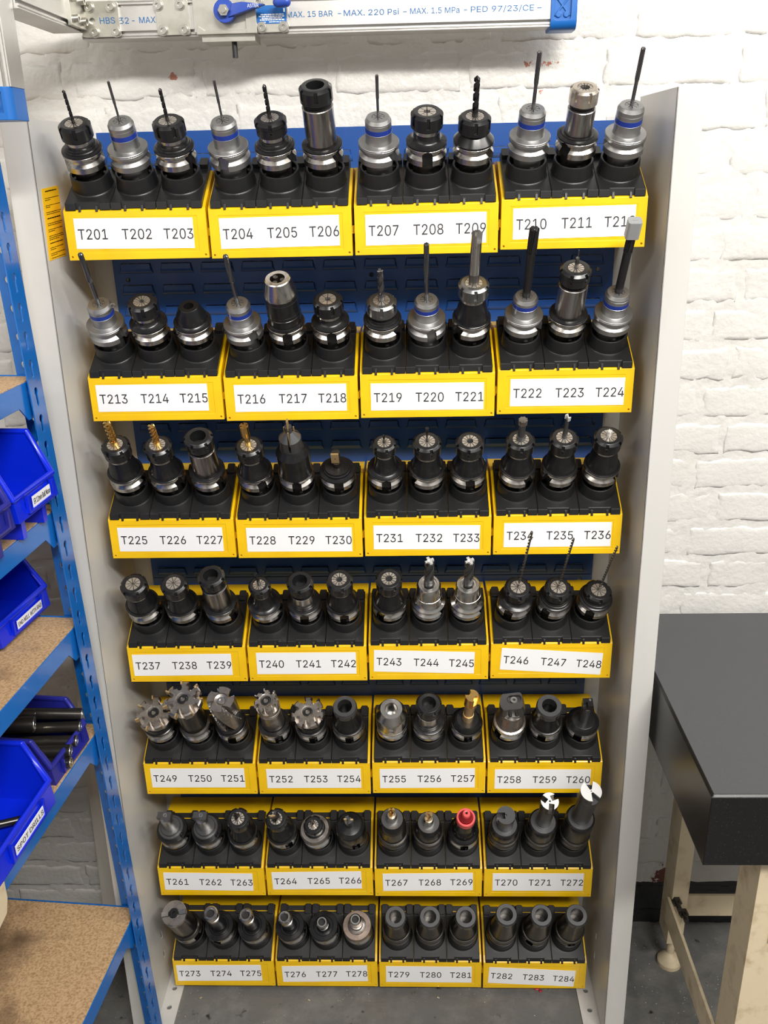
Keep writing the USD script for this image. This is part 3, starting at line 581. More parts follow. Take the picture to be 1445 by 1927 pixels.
# --- row 4
t = tl(239, 'tall empty steel barrel chuck with open nut beside the closed collets', 2, 153); barrel(t, 153, 56, a0=12)
t = tl(241, 'medium empty steel barrel chuck with open black nut', 2, 132); barrel(t, 132, 2, a0=0, b=21.6, gap=9, bmt='chrome_steel')
for T, top, du, tip in ((244, 116, -1, 189), (245, 115, 1, 188)):
    t = tl(T, 'polished steel hydraulic chuck with black end mill, ' + ('left of the pair' if T == 244 else 'right of the pair'), du, top); flange(t, 66, 'chrome_steel')
    t.add('holder_body', lathe([(0, 62.5), (31, 62.5), (31.2, 64), (27.5, 67), (25.0, 72), (24.0, 80), (23.6, 84), (24.2, 84.3), (24.2, 86), (23.4, 86.4), (22.4, 108), (20.4, 114.6), (19, top), (15.4, top), (15.2, top - 3), (14.2, top - 3), (14.0, top - 1.2), (11, top - 1.2), (10.6, top - 8), (0, top - 8)], 60), 'chrome_steel', 30)
    t.add('end_mill', endmill(8.6, top - 2, tip - 1, .42, 'mill4', 22), 'carbide' if False else 'gunmetal')
    e = cross(8.5, 'mill4').extrude(5, 4, 14, (.94, .94)).rotate([0, 0, .42 * 360]).translate([0, 0, tip - 4]) - lathe([(0, tip - 3.4), (5, tip - 1), (0, tip + 4)], 20)
    t.add('cutting_tip', e, 'mirror_insert', 30)
for T, top, du, tip, rot in ((246, 101, -6, 268, -28), (247, 100, -6, 248, -38), (248, 89, -8, 224, -22)):
    t = tl(T, {246: 'short black collet chuck with longest thin twist drill', 247: 'short black collet chuck with middle thin twist drill of three', 248: 'short black collet chuck with shortest thin twist drill, nearest right cabinet side'}[T], du, top)
    er(t, top, 'concave' if T == 246 else 'bellow', rot, 1.5, a0=4, nst=1, cn=10, neckh=1.5 if T == 248 else 4, nh=25 if T != 248 else 18); t.add('twist_drill', drill(2.3, top - 1, tip, 9, 4), 'hss_drill')
# --- row 5: face mills
def face_mill(t, R, z0, z1, n, rb, ins='gold_insert', mt='mill_steel', depth=.38, screw=9, tw=0):
    m = lathe([(0, z0), (rb, z0), (rb, z0 + (z1 - z0) * .25), (R * .95, z1 - (z1 - z0) * .5), (R * .95, z1 - 2), (R * .88, z1), (screw + 6, z1), (screw + 4, z1 - 1), (screw + 2, z1 - 1), (screw, z1 - 3.5), (0, z1 - 3.5)], 60)
    cut = []
    for k in range(n):
        a = k * 360 / n
        cut.append((bx(R * (1 - depth), R * 1.3, -R * .02, R * .42, z0 + (z1 - z0) * .35, z1 + 2) + cyl(R * .12, z0 + (z1 - z0) * .35, z1 + 2, 14).translate([R * (1 - depth), R * .10, 0])).rotate([0, 0, a]))
    t.add('cutter_body', m - Manifold.batch_boolean(cut, m3.OpType.Add), mt, 28)
    for k in range(n): t.add('insert', bx(R * .80, R * 1.02, -R * .075, -R * .012 + .4, z1 - 9, z1 + 1.2).translate([0, R * .035, 0]).rotate([0, 0, k * 360 / n]), ins, False)
    t.add('clamp_screw', lathe([(4.6, z1 - 8), (screw - .4, z1 - 8), (screw - .4, z1 - 1.6), (screw - 1.2, z1 - .9), (4.4, z1 - .9)], 28) - poly([(3.9 * math.cos(a), 3.9 * math.sin(a)) for a in np.linspace(0, 6.283, 7)[:-1]]).extrude(20).translate([0, 0, z1 - 15]), 'black_nut', 30)
t = tl(249, 'wide seven-tooth face mill with gold inserts, nearest the left cabinet side', 1, 109); flange(t, 86); body(t, [(31, 62.5), (31, 66), (29, 67), (28, 80)]); face_mill(t, 36, 80, 109, 7, 27)
t = tl(250, 'largest face mill on a tall dark arbor with gold inserts', 5, 167); flange(t, 86); body(t, [(31, 62.5), (31, 66), (26, 67.5), (25.4, 70), (25.2, 134)], 'dark_steel'); face_mill(t, 38, 134, 167, 7, 25.5)
t = tl(251, 'long helical shell mill studded with rows of small inserts', 6, 165); flange(t, 4); body(t, [(31, 62.5), (31, 66), (29, 67), (28.6, 74), (26, 76)])
c = CrossSection.circle(26, 48)
for a in range(4): c -= poly([(13, 0), (30, -1.5), (30, 17), (20, 13)]).rotate(a * 90)
hm = c.extrude(89, 26, -75).translate([0, 0, 76]) - lathe([(7, 158), (13, 161), (13.5, 168), (0, 168), (0, 158)], 30)
t.add('cutter_body', hm, 'mill_steel', 30)
si = []
for a in range(4):
    for k in range(7):
        z = 84 + k * 12; si.append(cat_([xf(bx(19.5, 26.3, -2.2, .4, -4.2, 4.2), rotz(math.radians(a * 90 - 75 * (z - 76) / 89)), (0, 0, z))]))
for m in si: t.add('insert', m, 'chrome_steel', False)
t.add('clamp_screw', cyl(7, 150, 160.5, 24) - cyl(3.4, 156, 170, 6), 'chrome_steel')
t = tl(252, 'worn steel shell mill with seven short teeth on a long shank', 6, 159); flange(t, 20); body(t, [(31, 62.5), (31, 66), (24, 67), (23, 70)]); t.add('shank', lathe([(0, 70), (21, 70), (21, 118), (22, 119), (22, 121), (21, 122), (22.5, 128), (0, 128)], 50), 'mill_steel'); face_mill(t, 24, 127, 159, 7, 22, ins='chrome_steel', depth=.3, screw=8.5)
t = tl(253, 'flat seven-tooth face mill with black insert pockets', 4, 110); flange(t, 10); body(t, [(31, 62.5), (31, 66), (28, 67), (27, 84)]); face_mill(t, 33.5, 84, 110, 7, 25, ins='black_nut', depth=.36, screw=8)
def socket_holder(t, top, rot, rc=22.5, rb=14.0, style='long', r0=27.5, r1=18.6, ch=17, mt='black_oxide', fl='worn_steel', nt=6):
    flange(t, rot, fl); zb = top - ch
    body(t, [(31.2, 62.5), (31.2, 64.8), (30, 65.6), (r0, 66), (r0 - .6, 67.5), ((r0 + r1) / 2 - 1.2, 66 + (zb - 66) * .55), (r1, zb - 4), (r1, zb), (rb + .2, zb), (rb + .2, zb - 30), (rb, zb - 31)], mt)
    m = lathe([(rb, zb), (rc - 2, zb), (rc, zb + 3), (rc, top - 5), (rc - 1.6, top - 2.4), (rc - 2, top), (rb, top)], 56)
    m -= Manifold.batch_boolean([bx(-2.4, 2.4, -rc - 2, -rc + 2.6, zb - 1, top - 5).rotate([0, 0, 30 + j * 360 / nt]) for j in range(nt)], m3.OpType.Add)
    t.add('collar', m, 'gunmetal', 30)
    zf = zb - 29; t.add('bore', lathe([(rb, top - .8), (rb, zf), (0, zf), (0, zf + .5), (rb * .30, zf + .5), (rb * .30, zf + 3), (rb * .70, zf + 3.2), (rb * .74, zf + 7), (rb - .8, zf + 7.4), (rb - .5, top - .8)], 40), 'satin_grey', 40); t.add('bore_hole', cyl(rb * .29, zf + .4, zf + 1.2, 20), 'dark_hole')
t = tl(254, 'dark screw-nut holder with wide empty bore', 3, 133); socket_holder(t, 133, 6, rc=23.4, ch=20)
t = tl(255, 'fat polished steel end mill holder with two side screw hollows', -1, 118); flange(t, 88, 'chrome_steel', R=30.5)
hb = lathe([(0, 62.5), (29.6, 62.5), (30, 64), (30, 96), (28.6, 101), (22.6, 116.2), (21, 118), (12.2, 118), (11.6, 116.5), (11.6, 74), (0, 74)], 60)
for z in (75, 88): hb -= Manifold.sphere(7, 24).scale([1, .6, .85]).translate([-1, -31.2, z])
t.add('holder_body', hb, 'chrome_steel', 30); t.add('bore', lathe([(11.65, 116), (11.65, 74), (0, 74), (0, 75), (10.9, 76), (11.3, 116)], 36), 'dark_steel', 40); t.add('bore_floor', cyl(8, 74.9, 75.6, 24), 'dark_hole')
t = tl(256, 'dark nut chuck on a short polished barrel with empty threaded bore', 0, 142); barrel(t, 142, 88, a0=24, b=22, bmt='chrome_steel', gap=6, nh=30, nst=1)
t = tl(257, 'black boring head with tall gold two-lobed cutter', -4, 75); flange(t, 4, top=58); body(t, [(31, 58), (31, 60), (29, 61), (28.6, 66), (24, 73), (21, 75), (12, 75)], z0=58)
t.add('cutter', cyl(10.6, 74, 96, 30) + cyl(9.6, 95, 130, 30) + lathe([(0, 129), (9.6, 130), (12.6, 138), (12.6, 142), (0, 142)], 30), 'gold_insert')
tp = cyl(12.6, 141.8, 172, 32) - cyl(7.2, 150, 180, 20).translate([9, -8, 0]) - cyl(7.2, 150, 180, 20).translate([-9, 8, 0]); t.add('cutter_head', tp, 'gold_coating')
t = tl(258, 'steel boring head with slanted screwed block on top', -2, 155); flange(t, -52, 'chrome_steel'); body(t, [(31, 62.5), (31, 66), (27, 67.5), (25, 72), (24.6, 108), (23, 112)], 'mill_steel')
blk = (poly(rrect(46, 34, 7)).extrude(34).rotate([0, -14, 0]).translate([2, 0, 114])) ^ cyl(25.5, 100, 170, 50)
blk -= poly(rrect(28, 16, 7.5)).extrude(20).rotate([0, -14, 0]).translate([3, 4, 141])
t.add('cutter_block', blk, 'gunmetal', 30)
t.add('clamp_screw', cyl(6.6, 130, 146, 20).translate([1, 4, 0]) - cyl(3, 140, 160, 6).translate([1, 4, 0]), 'chrome_steel')
for x in (-6, 6): t.add('side_screw', Manifold.cylinder(6, 3.4, 3.4, 18).rotate([90, 0, 0]).translate([x, -15, 128 + x * .25]), 'dark_steel')
t = tl(259, 'dark cone holder with screw nut and empty bore', 2, 129); socket_holder(t, 129, -20, rc=24.5, ch=22)
t = tl(260, 'low black boring head with a small stubby cutter block', 2, 70); flange(t, -25, top=59); body(t, [(31, 59), (31, 61), (29.6, 62), (27.5, 66), (22.5, 70.5), (21, 71), (10, 71)], z0=59)
t.add('cutter_stem', cyl(9, 70, 124, 28), 'gunmetal'); t.add('cutter_block', (bx(-9, 9, -8, 8, 122, 143) - bx(-12, -1, -12, 0, 132, 150) - cyl(2.6, 130, 150, 6).translate([4, 4, 0])), 'black_oxide', False); t.add('clamp_screw', cyl(2.4, 138, 144.2, 12).translate([4, 4, 0]), 'chrome_steel')
# --- row 6
for T, du in ((261, -2), (262, -2)):
    t = tl(T, ('black boring head with steel stem and insert block, ' + ('leftmost in its row' if T == 261 else 'second in its row')), du, 148); flange(t, 88)
    bd = lathe([(0, 62.5), (31.2, 62.5), (31.4, 64), (31.4, 80), (30, 82), (0, 82)], 60) - bx(-40, 40, -40, -24, 72, 90) if False else lathe([(0, 62.5), (31.2, 62.5), (31.4, 64), (31.4, 73), (30.4, 74), (0, 74)], 60)
    t.add('holder_body', bd, 'black_oxide'); t.add('slide', lathe([(0, 74), (25.5, 74), (25.5, 84), (24.4, 85), (20, 85), (20, 89), (19, 90), (0, 90)], 54), 'gunmetal')
    for a in (60, 240): t.add('side_screw', Manifold.cylinder(7, 4, 4, 16).rotate([90, 0, 0]).translate([0, -22, 79]).rotate([0, 0, a]), 'black_nut')
    t.add('stem', cyl(11.6, 89, 136, 36), 'chrome_steel'); b_ = bx(-14.5, 12.5, -7.5, 9, 132, 148) - bx(-20, 0, -20, -3.5, 126, 160)
    t.add('cutter_block', b_, 'gunmetal', False); t.add('clamp_screw', cyl(4.2, 146, 149, 18).translate([1, 2, 0]) - cyl(2, 147, 152, 6).translate([1, 2, 0]), 'chrome_steel'); t.add('insert', bx(-15.5, -7.5, -3.8, -1.4, 138, 149), 'gunmetal', False)
t = tl(263, 'black collet chuck with half-shadowed bright collet and dark drill stub', -4, 135); er(t, 135, 'long', 88, 6, a0=8, nst=1, cn=12, R=23.4); t.add('drill_stub', drill(6.2, 133, 156, .25, 4), 'dark_steel')
t = tl(264, 'black collet chuck with short gold-edged drill stub', 5, 133); er(t, 133, 'long', 32, 9, a0=20, nst=1, cn=12, R=22.6); s_ = endmill(9, 131, 150, .12, 'mill3', 4); t.add('drill_stub', s_, 'dark_steel'); t.add('insert', bx(-12, 1, -2, .6, 142, 152), 'gold_insert', False)
t = tl(265, 'short collet chuck with graduated steel dial ring and drill tip', 6, 96); flange(t, 88, 'chrome_steel')
t.add('dial_ring', lathe([(0, 62.5), (31, 62.5), (31.6, 64), (31.6, 69), (29, 73.5), (0, 73.5)], 60), 'mill_steel'); t.add('dial_marks', [bx(-.35, .35, -32.0, -31.4, 64.5, 68.5 if k % 5 else 69).rotate([0, 0, k * 6]) for k in range(60)], 'ink', False)
body(t, [(22, 73.4), (22, 74.5), (20.5, 75)], z0=73.3); nut(t, 75, 96, 20.4, 'black_nut', 10.8, 10, 1); collet(t, 95.5, 10.8, 4.6, 12); t.add('drill_stub', drill(5.2, 94, 114, .3, 6), 'mill_steel')
t = tl(266, 'stepped black holder with small insert drill', 4, 124); flange(t, 20, 'dark_steel'); body(t, [(31, 62.5), (31.2, 64), (31.2, 84), (29.5, 90), (24, 94), (22.4, 94), (22.4, 96), (10.5, 99)], 'black_oxide'); t.add('drill_body', cyl(8.6, 98, 116, 30) + (cyl(8.8, 115, 126, 30) - bx(-10, 0, -10, 0, 110, 130) - bx(0, 10, 1.5, 10, 110, 130)), 'gunmetal')
t.add('insert', bx(4, 9.6, -1.6, 1.4, 117, 127), 'gold_insert', False); t.add('insert', bx(-9.6, -4, -.2, 2.4, 117, 127), 'gold_insert', False)
for T, top, du, tip in ((267, 135, 0, 186), (268, 113, -1, 166)):
    t = tl(T, 'dark shrink-fit holder with grey flat top and ' + ('gold' if T == 267 else 'bronze') + ' pointed drill tip', du, top); flange(t, 88, 'dark_steel')
    body(t, [(30.4, 62.5), (30.4, 65), (28, 66), (27.6, 68), (27.6, top - 26), (26.5, top - 22)], 'dark_steel'); t.add('shoulder', lathe([(0, top - 22), (26.6, top - 22), (27, top - 20), (26, top - 10), (23, top - 1), (21.8, top), (0, top)], 56), 'black_oxide'); t.add('top_ring', lathe([(0, top - .2), (21.6, top - .2), (21.6, top + .5), (0, top + .5)], 48), 'gunmetal')
    t.add('collet', lathe([(0, top), (12, top), (12, top + 8), (10.6, top + 15), (8.4, top + 22), (0, top + 22)], 40), 'chrome_steel'); t.add('drill_tip', drill(6.4 if T == 267 else 7.2, top + 21, tip, .25, 6), 'gold_coating' if T == 267 else 'gold_insert')
t = tl(269, 'black stepped chuck wearing a pink-red plastic cap', -3, 144); flange(t, 2); body(t, [(31.2, 62.5), (31.2, 65), (29.5, 67), (28, 69), (24, 71), (22.6, 74), (22.6, 92), (20.4, 96), (19.6, 100), (19.6, 122), (19, 128)])
for a in range(0, 360, 60): t.add('grub_screw', Manifold.cylinder(3, 2.4, 2.4, 12).rotate([90, 0, 0]).translate([0, -21, 82]).rotate([0, 0, a]), 'dark_hole')
t.add('cap_rim', lathe([(0, 127), (18.4, 127), (18.8, 128), (18.8, 143), (18, 144), (14.8, 144), (14.4, 141), (0, 141)], 48), 'pink_cap', 30, 'pink plastic cap rim'); t.add('cap_cone', lathe([(0, 141), (14.2, 141), (12, 152), (8.4, 160), (0, 160)], 40), 'red_cap', 30, 'dark red cap cone')
t.add('cap_tip', lathe([(2.2, 159), (8, 159.6), (7.2, 166), (4.6, 167.5), (2.2, 167)], 30), 'pink_cap', 30); t.add('cutter_tip', drill(2.0, 158, 172, .3, 4), 'dark_steel')
for T, top, du, tip, rc, rs_, lab in ((270, 104, 3, 157, 18.3, 17.0, 'black shrink-fit holder with thick notched grey cutter'), (271, 120, -1, 232, 17.6, 15.0, 'black shrink-fit holder with tall mirror-faced insert cutter'), (272, 144, 0, 284, 19.6, 18.2, 'tallest black shrink-fit holder with thick shank and two-wing bright insert')):
    t = tl(T, lab, du, top); flange(t, 88, 'dark_steel'); body(t, [(30.4, 62.5), (30.4, 65), (28.6, 66), (28.4, 68), (29.4, top - 24), (29, top - 14)], 'dark_steel')
    t.add('shoulder', lathe([(0, top - 14), (29, top - 14), (29.4, top - 12), (28, top - 2), (25.4, top), (0, top)], 56), 'black_oxide'); t.add('top_ring', lathe([(0, top - .1), (25, top - .1), (24.6, top + .7), (0, top + .7)], 48), 'gunmetal')
    if T == 270:
        c = cyl(rs_, top, 140, 40) + lathe([(0, 139), (rs_, 139), (rc, 142), (rc, tip), (2.0, tip), (2.0, tip - 6), (0, tip - 6)], 40); c -= bx(-30, -1.5, -9, 6, 128, 170) - bx(-30, -14, -30, -9, 120, 175) if False else bx(-30, -1.5, -7.5, 5, 128, 170)
        t.add('cutter', c, 'gunmetal', 30)
    elif T == 271:
        t.add('shank', cyl(rs_ + 1.6, top, top + 3, 40) + cyl(rs_, top, tip - 24, 40), 'gunmetal')
        hd = cyl(rc, tip - 25, tip, 44)
        for a in (0, 120, 240): hd -= (bx(4.5, 30, -1, 9, tip - 20, tip + 5)).rotate([0, 0, a + 20])
        t.add('cutter_head', hd, 'dark_steel', 30)
        fc = CrossSection.circle(rc * .97, 44)
        for a in (0, 120, 240): fc -= poly([(4.5, -1.2), (30, -1.2), (30, 9.2), (4.5, 9.2)]).rotate(a + 20)
        t.add('cutter_face', (fc.extrude(1.2) - cyl(2.0, -1, 5, 12)).translate([0, 0, tip - .3]), 'mirror_insert', 30)
    else:
        t.add('shank', cyl(rs_ + 1.6, top, top + 3, 40) + cyl(rs_, top, tip - 30, 40) + lathe([(0, tip - 31), (rs_, tip - 31), (rc, tip - 24), (rc, tip - 20), (0, tip - 20)], 40), 'gunmetal')
        vn = [(-1.8, 3.0), (1.8, 3.0), (13, 30), (-13, 30)]; wing = cyl(rc, tip - 20, tip, 44)
        for a in (8, 205): wing -= poly(vn).extrude(24).rotate([0, 0, a]).translate([0, 0, tip - 19])
        t.add('cutter_head', wing, 'gunmetal', 30)
        fc = CrossSection.circle(rc, 44) - poly(vn).rotate(8) - poly(vn).rotate(205)
        t.add('insert', (fc.extrude(4) - cyl(1.3, -1, 9, 12)).translate([0, 0, tip - 3.4]), 'mirror_insert', 30)
# --- row 7
t = tl(273, 'thick dark shell mill arbor with slotted steel end face', 7, 172); flange(t, 55); body(t, [(31.2, 62.5), (31.2, 66), (29, 68), (27, 69), (25.4, 72), (25.2, 160), (25.8, 160.5)], 'dark_steel')
fm = lathe([(8, 158), (25.6, 158), (26, 160), (26, 169), (25, 170), (8, 170)], 56) - bx(-30, -9, -5, 5, 166, 180) - bx(9, 30, -5, 5, 166, 180); t.add('end_face', fm.rotate([0, 0, 8]), 'mill_steel', 30); t.add('drive_key', (bx(-25.5, -11, -4.4, 4.4, 165, 173) + bx(11, 25.5, -4.4, 4.4, 165, 173)).rotate([0, 0, 8]), 'chrome_steel', False)
t.add('clamp_screw', lathe([(3.4, 160), (10.4, 160), (10.4, 171), (9, 172.5), (3.4, 172.5)], 36), 'black_nut'); t.add('screw_well', cyl(5, 158, 164, 20), 'dark_hole')
for T, top, du, R, lab in ((274, 173, 1, 15.1, 'black stub arbor with tall hollow steel tip, second in the bottom row'), (275, 161, 1, 14.7, 'black stub arbor with tall hollow steel tip, third in the bottom row'), (276, 145, 7, 14.2, 'black stub arbor with leaning hollow steel tip'), (277, 103, 3, 12.6, 'short stub arbor with smallest hollow steel tip'), (278, 126, 2, 12.4, 'stub arbor with rusty brown flange disc and hollow steel tip')):
    t = tl(T, lab, du, top); flange(t, 88 if T != 274 else -10)
    if T == 278:
        t.add('flange_disc', lathe([(0, 62.5), (31, 62.5), (31.4, 64), (31.2, 74), (30, 75.5), (0, 75.5)], 60), 'rusty_steel'); t.add('step', lathe([(0, 75.4), (20, 75.4), (19.4, 79), (17, 80.5), (13.4, 82), (13, 92), (0, 92)], 48), 'mill_steel')
        zs = 92
    else:
        body(t, [(31, 62.5), (31.4, 64), (31.4, 70), (30.4, 71.6), (23, 72), (21.5, 72), (20.4, 70.5), (R * 1.16, 70.5), (R * .95, 74), (R * .93, top - 34)], 'black_oxide'); zs = top - 34
    t.add('stem', lathe([(0, zs - .1), (R * .93, zs), (R * .93, top - 26), (R * .84, top - 25.5), (R * .84, top - 23), (R * .98, top - 22), (R * .98, top - 19), (R * .86, top - 18.4), (R * .86, top - 17), (R, top - 16), (R, top - 3), (R - 2.4, top), (R * .60, top), (R * .5, top - 2), (R * .5, top - 30), (0, top - 30)], 48), 'worn_steel' if T != 278 else 'chrome_steel', 30)
    t.add('bore', cyl(R * .5, top - 31, top - 7, 28), 'dark_hole')
for T, top, du, rot in ((279, 151, 1, 88), (280, 152, 1, 88), (281, 153, -2, 88), (282, 177, 0, 88), (283, 172, 0, -32), (284, 173, 0, 4)):
    t = tl(T, {279: 'dark grey open nut holder, first of six at bottom right', 280: 'dark grey open nut holder with small hole in its bore floor', 281: 'dark grey open nut holder with deep dark bore', 282: 'tall dark grey open nut holder leaning right', 283: 'tall dark grey open nut holder with drive slot showing at front left', 284: 'dark open nut holder in deepest shade, nearest the right cabinet side'}[T], du, top)
    socket_holder(t, top, rot, rc=22.6, rb=13.2, r0=28.6, r1=19, ch=20, mt='dark_steel', fl='dark_steel', nt=8)
#__MORE__
# ------------------------------------------------------------------ compressed-air pipe: run along the wall, run along the left, drop
def pipe_section(w=.050, h=.053):          # (across, up) section with a grooved lip above and below the printed face
    a = [(0, .010), (.006, .010), (.006, .006), (.002, .006), (.002, .0035), (.004, .0025), (.002, .0015), (.002, 0), (w - .002, 0), (w - .002, .006), (w - .006, .006), (w - .006, .010), (w, .010)]
    return a + [(x, h - z) for x, z in reversed(a)]
def face_text(s, h, w, o):                 # lettering on a wall facing -y, starting at o
    v, f = text_w(s, h, w); return np.c_[v[:, 0], -v[:, 2], v[:, 1]] + np.array(o), f
ap = thing('air_pipe', 'aluminium compressed-air pipe with blue printing and lever valve along top of wall', 'pipe')
PX0, PX1, PY, PZ = -.425, .312, .100, 1.846
obj('pipe_body', extr_x([(PY + a, PZ + b) for a, b in pipe_section()], PX0, PX1), 'aluminium', ap)
def end_cap(n=6):
    c = poly(rrect(.058, .062, .012, n)).extrude(.040)
    c = c - poly(rrect(.044, .048, .007, n)).extrude(.012).translate([0, 0, .030])
    for x, y in ((-.014, .016), (.014, .016), (-.014, -.016), (.014, -.016)): c += cyl(.0055, .028, .036, 16).translate([x, y, 0]) - cyl(.003, .02, .05, 12).translate([x, y, 0])
    c += bx(-.0015, .0015, -.02, .02, .029, .034) + bx(-.02, .02, -.0015, .0015, .029, .034)
    return c
ecap = poly(rrect(.058, .064, .013, 6)).extrude(.040).rotate([90, 0, 90]).translate([PX1 - .002, PY + .025, PZ + .0265])
ecap -= poly(rrect(.026, .040, .005, 4)).extrude(.006).rotate([90, 0, 0]).translate([PX1 + .016, PY - .0005, PZ + .028])
for x, z in ((-.006, .012), (.006, .012), (-.006, -.012), (.006, -.012)): ecap += Manifold.cylinder(.006, .0042, .0042, 14).rotate([90, 0, 0]).translate([PX1 + .016 + x, PY + .0035, PZ + .028 + z])
ecap += bx(-.0011, .0011, -.003, .004, -.018, .018).rotate([0, 40, 0]).translate([PX1 + .016, PY + .001, PZ + .028]) + bx(-.0011, .0011, -.003, .004, -.018, .018).rotate([0, -40, 0]).translate([PX1 + .016, PY + .001, PZ + .028])
obj('end_cap', ecap, 'cap_blue', ap, smooth=40)
obj('lettering', [face_text('MAX. 15 BAR', .0085, .108, (-.081, PY - .0001, 1.869)), face_text('-', .0085, .006, (.040, PY - .0001, 1.869)), face_text('MAX. 220 Psi', .0085, .104, (.053, PY - .0001, 1.8695)), face_text('-', .0085, .006, (.1635, PY - .0001, 1.87)),
                  face_text('MAX. 1.5 MPa', .0085, .088, (.076 + .096, PY - .0001, 1.870))] , 'print_blue', ap) if False else None
def px_x(u): return -.4188 + (u - 160) * .000831
wl = []
for s, u0, u1 in (('MAX. 15 BAR', 545, 631), ('-', 641, 647), ('MAX. 220 Psi', 652, 755), ('-', 763, 770), ('MAX. 1.5 MPa', 776, 868), ('-', 876, 882), ('PED 97/23/CE', 889, 1006), ('-', 1012, 1020)):
    a = px_x(u0); wl.append(face_text(s, .0078, px_x(u1) - a, (a, PY - .0001, 1.8685)))
for s, u0, u1 in (('HBS', 193, 222), ('32', 228, 246), ('-', 252, 257), ('MAX.', 266, 300)):
    a = px_x(u0); wl.append(face_text(s, .0085, px_x(u1) - a, (a, PY - .0062 if u0 < 225 else PY - .0001, 1.8665)))
for w_ in wl: obj('lettering', w_, 'print_blue', ap)
zc = PZ + .0265
def plate(u0, u1, hole=False):
    a, b = px_x(u0), px_x(u1)
    m = extr_y([(x + (a + b) / 2, z + zc) for x, z in rrect(b - a, .049, .004, 4)], PY - .006, PY)
    if hole: m -= Manifold.cylinder(.02, .0045, .0045, 20).rotate([90, 0, 0]).translate([a + .017, PY + .01, zc - .002])
    return m
def bolts(parent, pts):
    for u, v in pts:
        x, z = px_x(u), zc + (.017 if v else -.0175)
        m = Manifold.cylinder(.006, .0062, .0062, 20).rotate([90, 0, 0]) - poly([(.003 * math.cos(a), .003 * math.sin(a)) for a in np.linspace(0, 6.283, 7)[:-1]]).extrude(.004).rotate([90, 0, 0]).translate([0, -.0035, 0]) + Manifold.cylinder(.0012, .0082, .0082, 20).rotate([90, 0, 0])
        obj('bolt', m.translate([x, PY - .006, z]), 'bolt_steel', parent, smooth=30)
for u0, u1, bl in ((158, 230, ((176, 1), (216, 1), (181, 0), (222, 0))), (300, 362, ((306, 1), (347, 1), (311, 0), (351, 0))), (482, 548, ((494, 1), (536, 1), (498, 0), (539, 0)))):
    p_ = obj('joint_plate', plate(u0, u1, u0 == 158), 'plate_steel', ap); bolts(p_, bl)
vb = bx(px_x(372), px_x(478), PY - .012, PY + .04, zc - .023, zc + .03) + bx(px_x(470), px_x(490), PY - .016, PY + .03, zc - .026, zc + .03)
vb += extr_y([(px_x(380), zc - .014), (px_x(392), zc - .021), (px_x(466), zc - .021), (px_x(478), zc - .014), (px_x(480), zc - .026), (px_x(376), zc - .026)], PY - .0155, PY + .0)
vb += extr_x([(PY - .008, zc - .036), (PY + .05, zc - .036), (PY + .05, zc - .02), (PY - .008, zc - .02)], px_x(384), px_x(484))
obj('valve_body', vb, 'plate_steel', ap)
obj('drain_knob', cyl(.0042, zc - .058, zc - .034, 12).translate([px_x(442), PY + .004, 0]), 'rubber_black', ap, smooth=30)
lx, lz = px_x(434), zc + .004
lev = Manifold.cylinder(.016, .0165, .0165, 36).rotate([90, 0, 0]).translate([lx, PY - .012, lz])
arm = Manifold.hull(extr_y([(lx + .006, lz - .009), (lx + .012, lz + .009), (lx + .028, lz + .0105), (lx + .028, lz - .0035)], PY - .030, PY - .018) + extr_y([(lx + .088, lz + .0135), (lx + .088, lz + .0035), (lx + .028, lz + .0105), (lx + .028, lz - .0035)], PY - .034, PY - .024))
tip_ = Manifold.hull(Manifold.sphere(.0075, 20).translate([lx + .083, PY - .030, lz + .009]) + Manifold.sphere(.0072, 20).translate([lx + .096, PY - .031, lz + .0090]))
lv = obj('valve_lever', lev + arm + tip_, 'lever_blue', ap, smooth=35)
obj('pivot_nut', poly([(.0085 * math.cos(a), .0085 * math.sin(a)) for a in np.linspace(0, 6.283, 7)[:-1]]).extrude(.008).rotate([90, 0, 0]).translate([lx, PY - .028, lz]) + Manifold.cylinder(.012, .0042, .0042, 16).rotate([90, 0, 0]).translate([lx, PY - .028, lz]), 'bolt_steel', lv, smooth=30)
obj('lettering', face_text('ASTER', .0048, .017, (lx + .037, PY - .0342, lz + .0026)), 'print_white', lv)
obj('emblem', xf(extr_y([(0, 0), (.0045, 0), (.0045, .0048), (0, .0048), (0, .0040), (.0036, .0040), (.0036, .0008), (0, .0008)], 0, .0004), None, (lx + .029, PY - .0338, lz + .0022)), 'print_white', lv)
ws = obj('warning_label', bx(px_x(488), px_x(545), PY - .0068, PY - .0060, zc - .0125, zc + .0125), 'sign_blue', ap)
ll = []
rs = random.Random(11)
for k, (zz, a, b, hh) in enumerate(((.000, 497, 540, .0016), (-.0026, 493, 541, .0016), (-.0050, 499, 537, .0016), (-.0074, 495, 541, .0016), (-.0104, 497, 506, .0012), (-.0104, 512, 536, .0012))):
    u = a
    while u < b:
        e = min(u + rs.uniform(3, 8), b); ll.append(bx(px_x(u), px_x(e), PY - .0071, PY - .0068, zc + zz - hh / 2, zc + zz + hh / 2)); u = e + .9
ll.append(bx(px_x(540), px_x(543), PY - .0071, PY - .0068, zc + .003, zc + .008))
obj('lettering', ll, 'print_white', ws, kind='stuff')

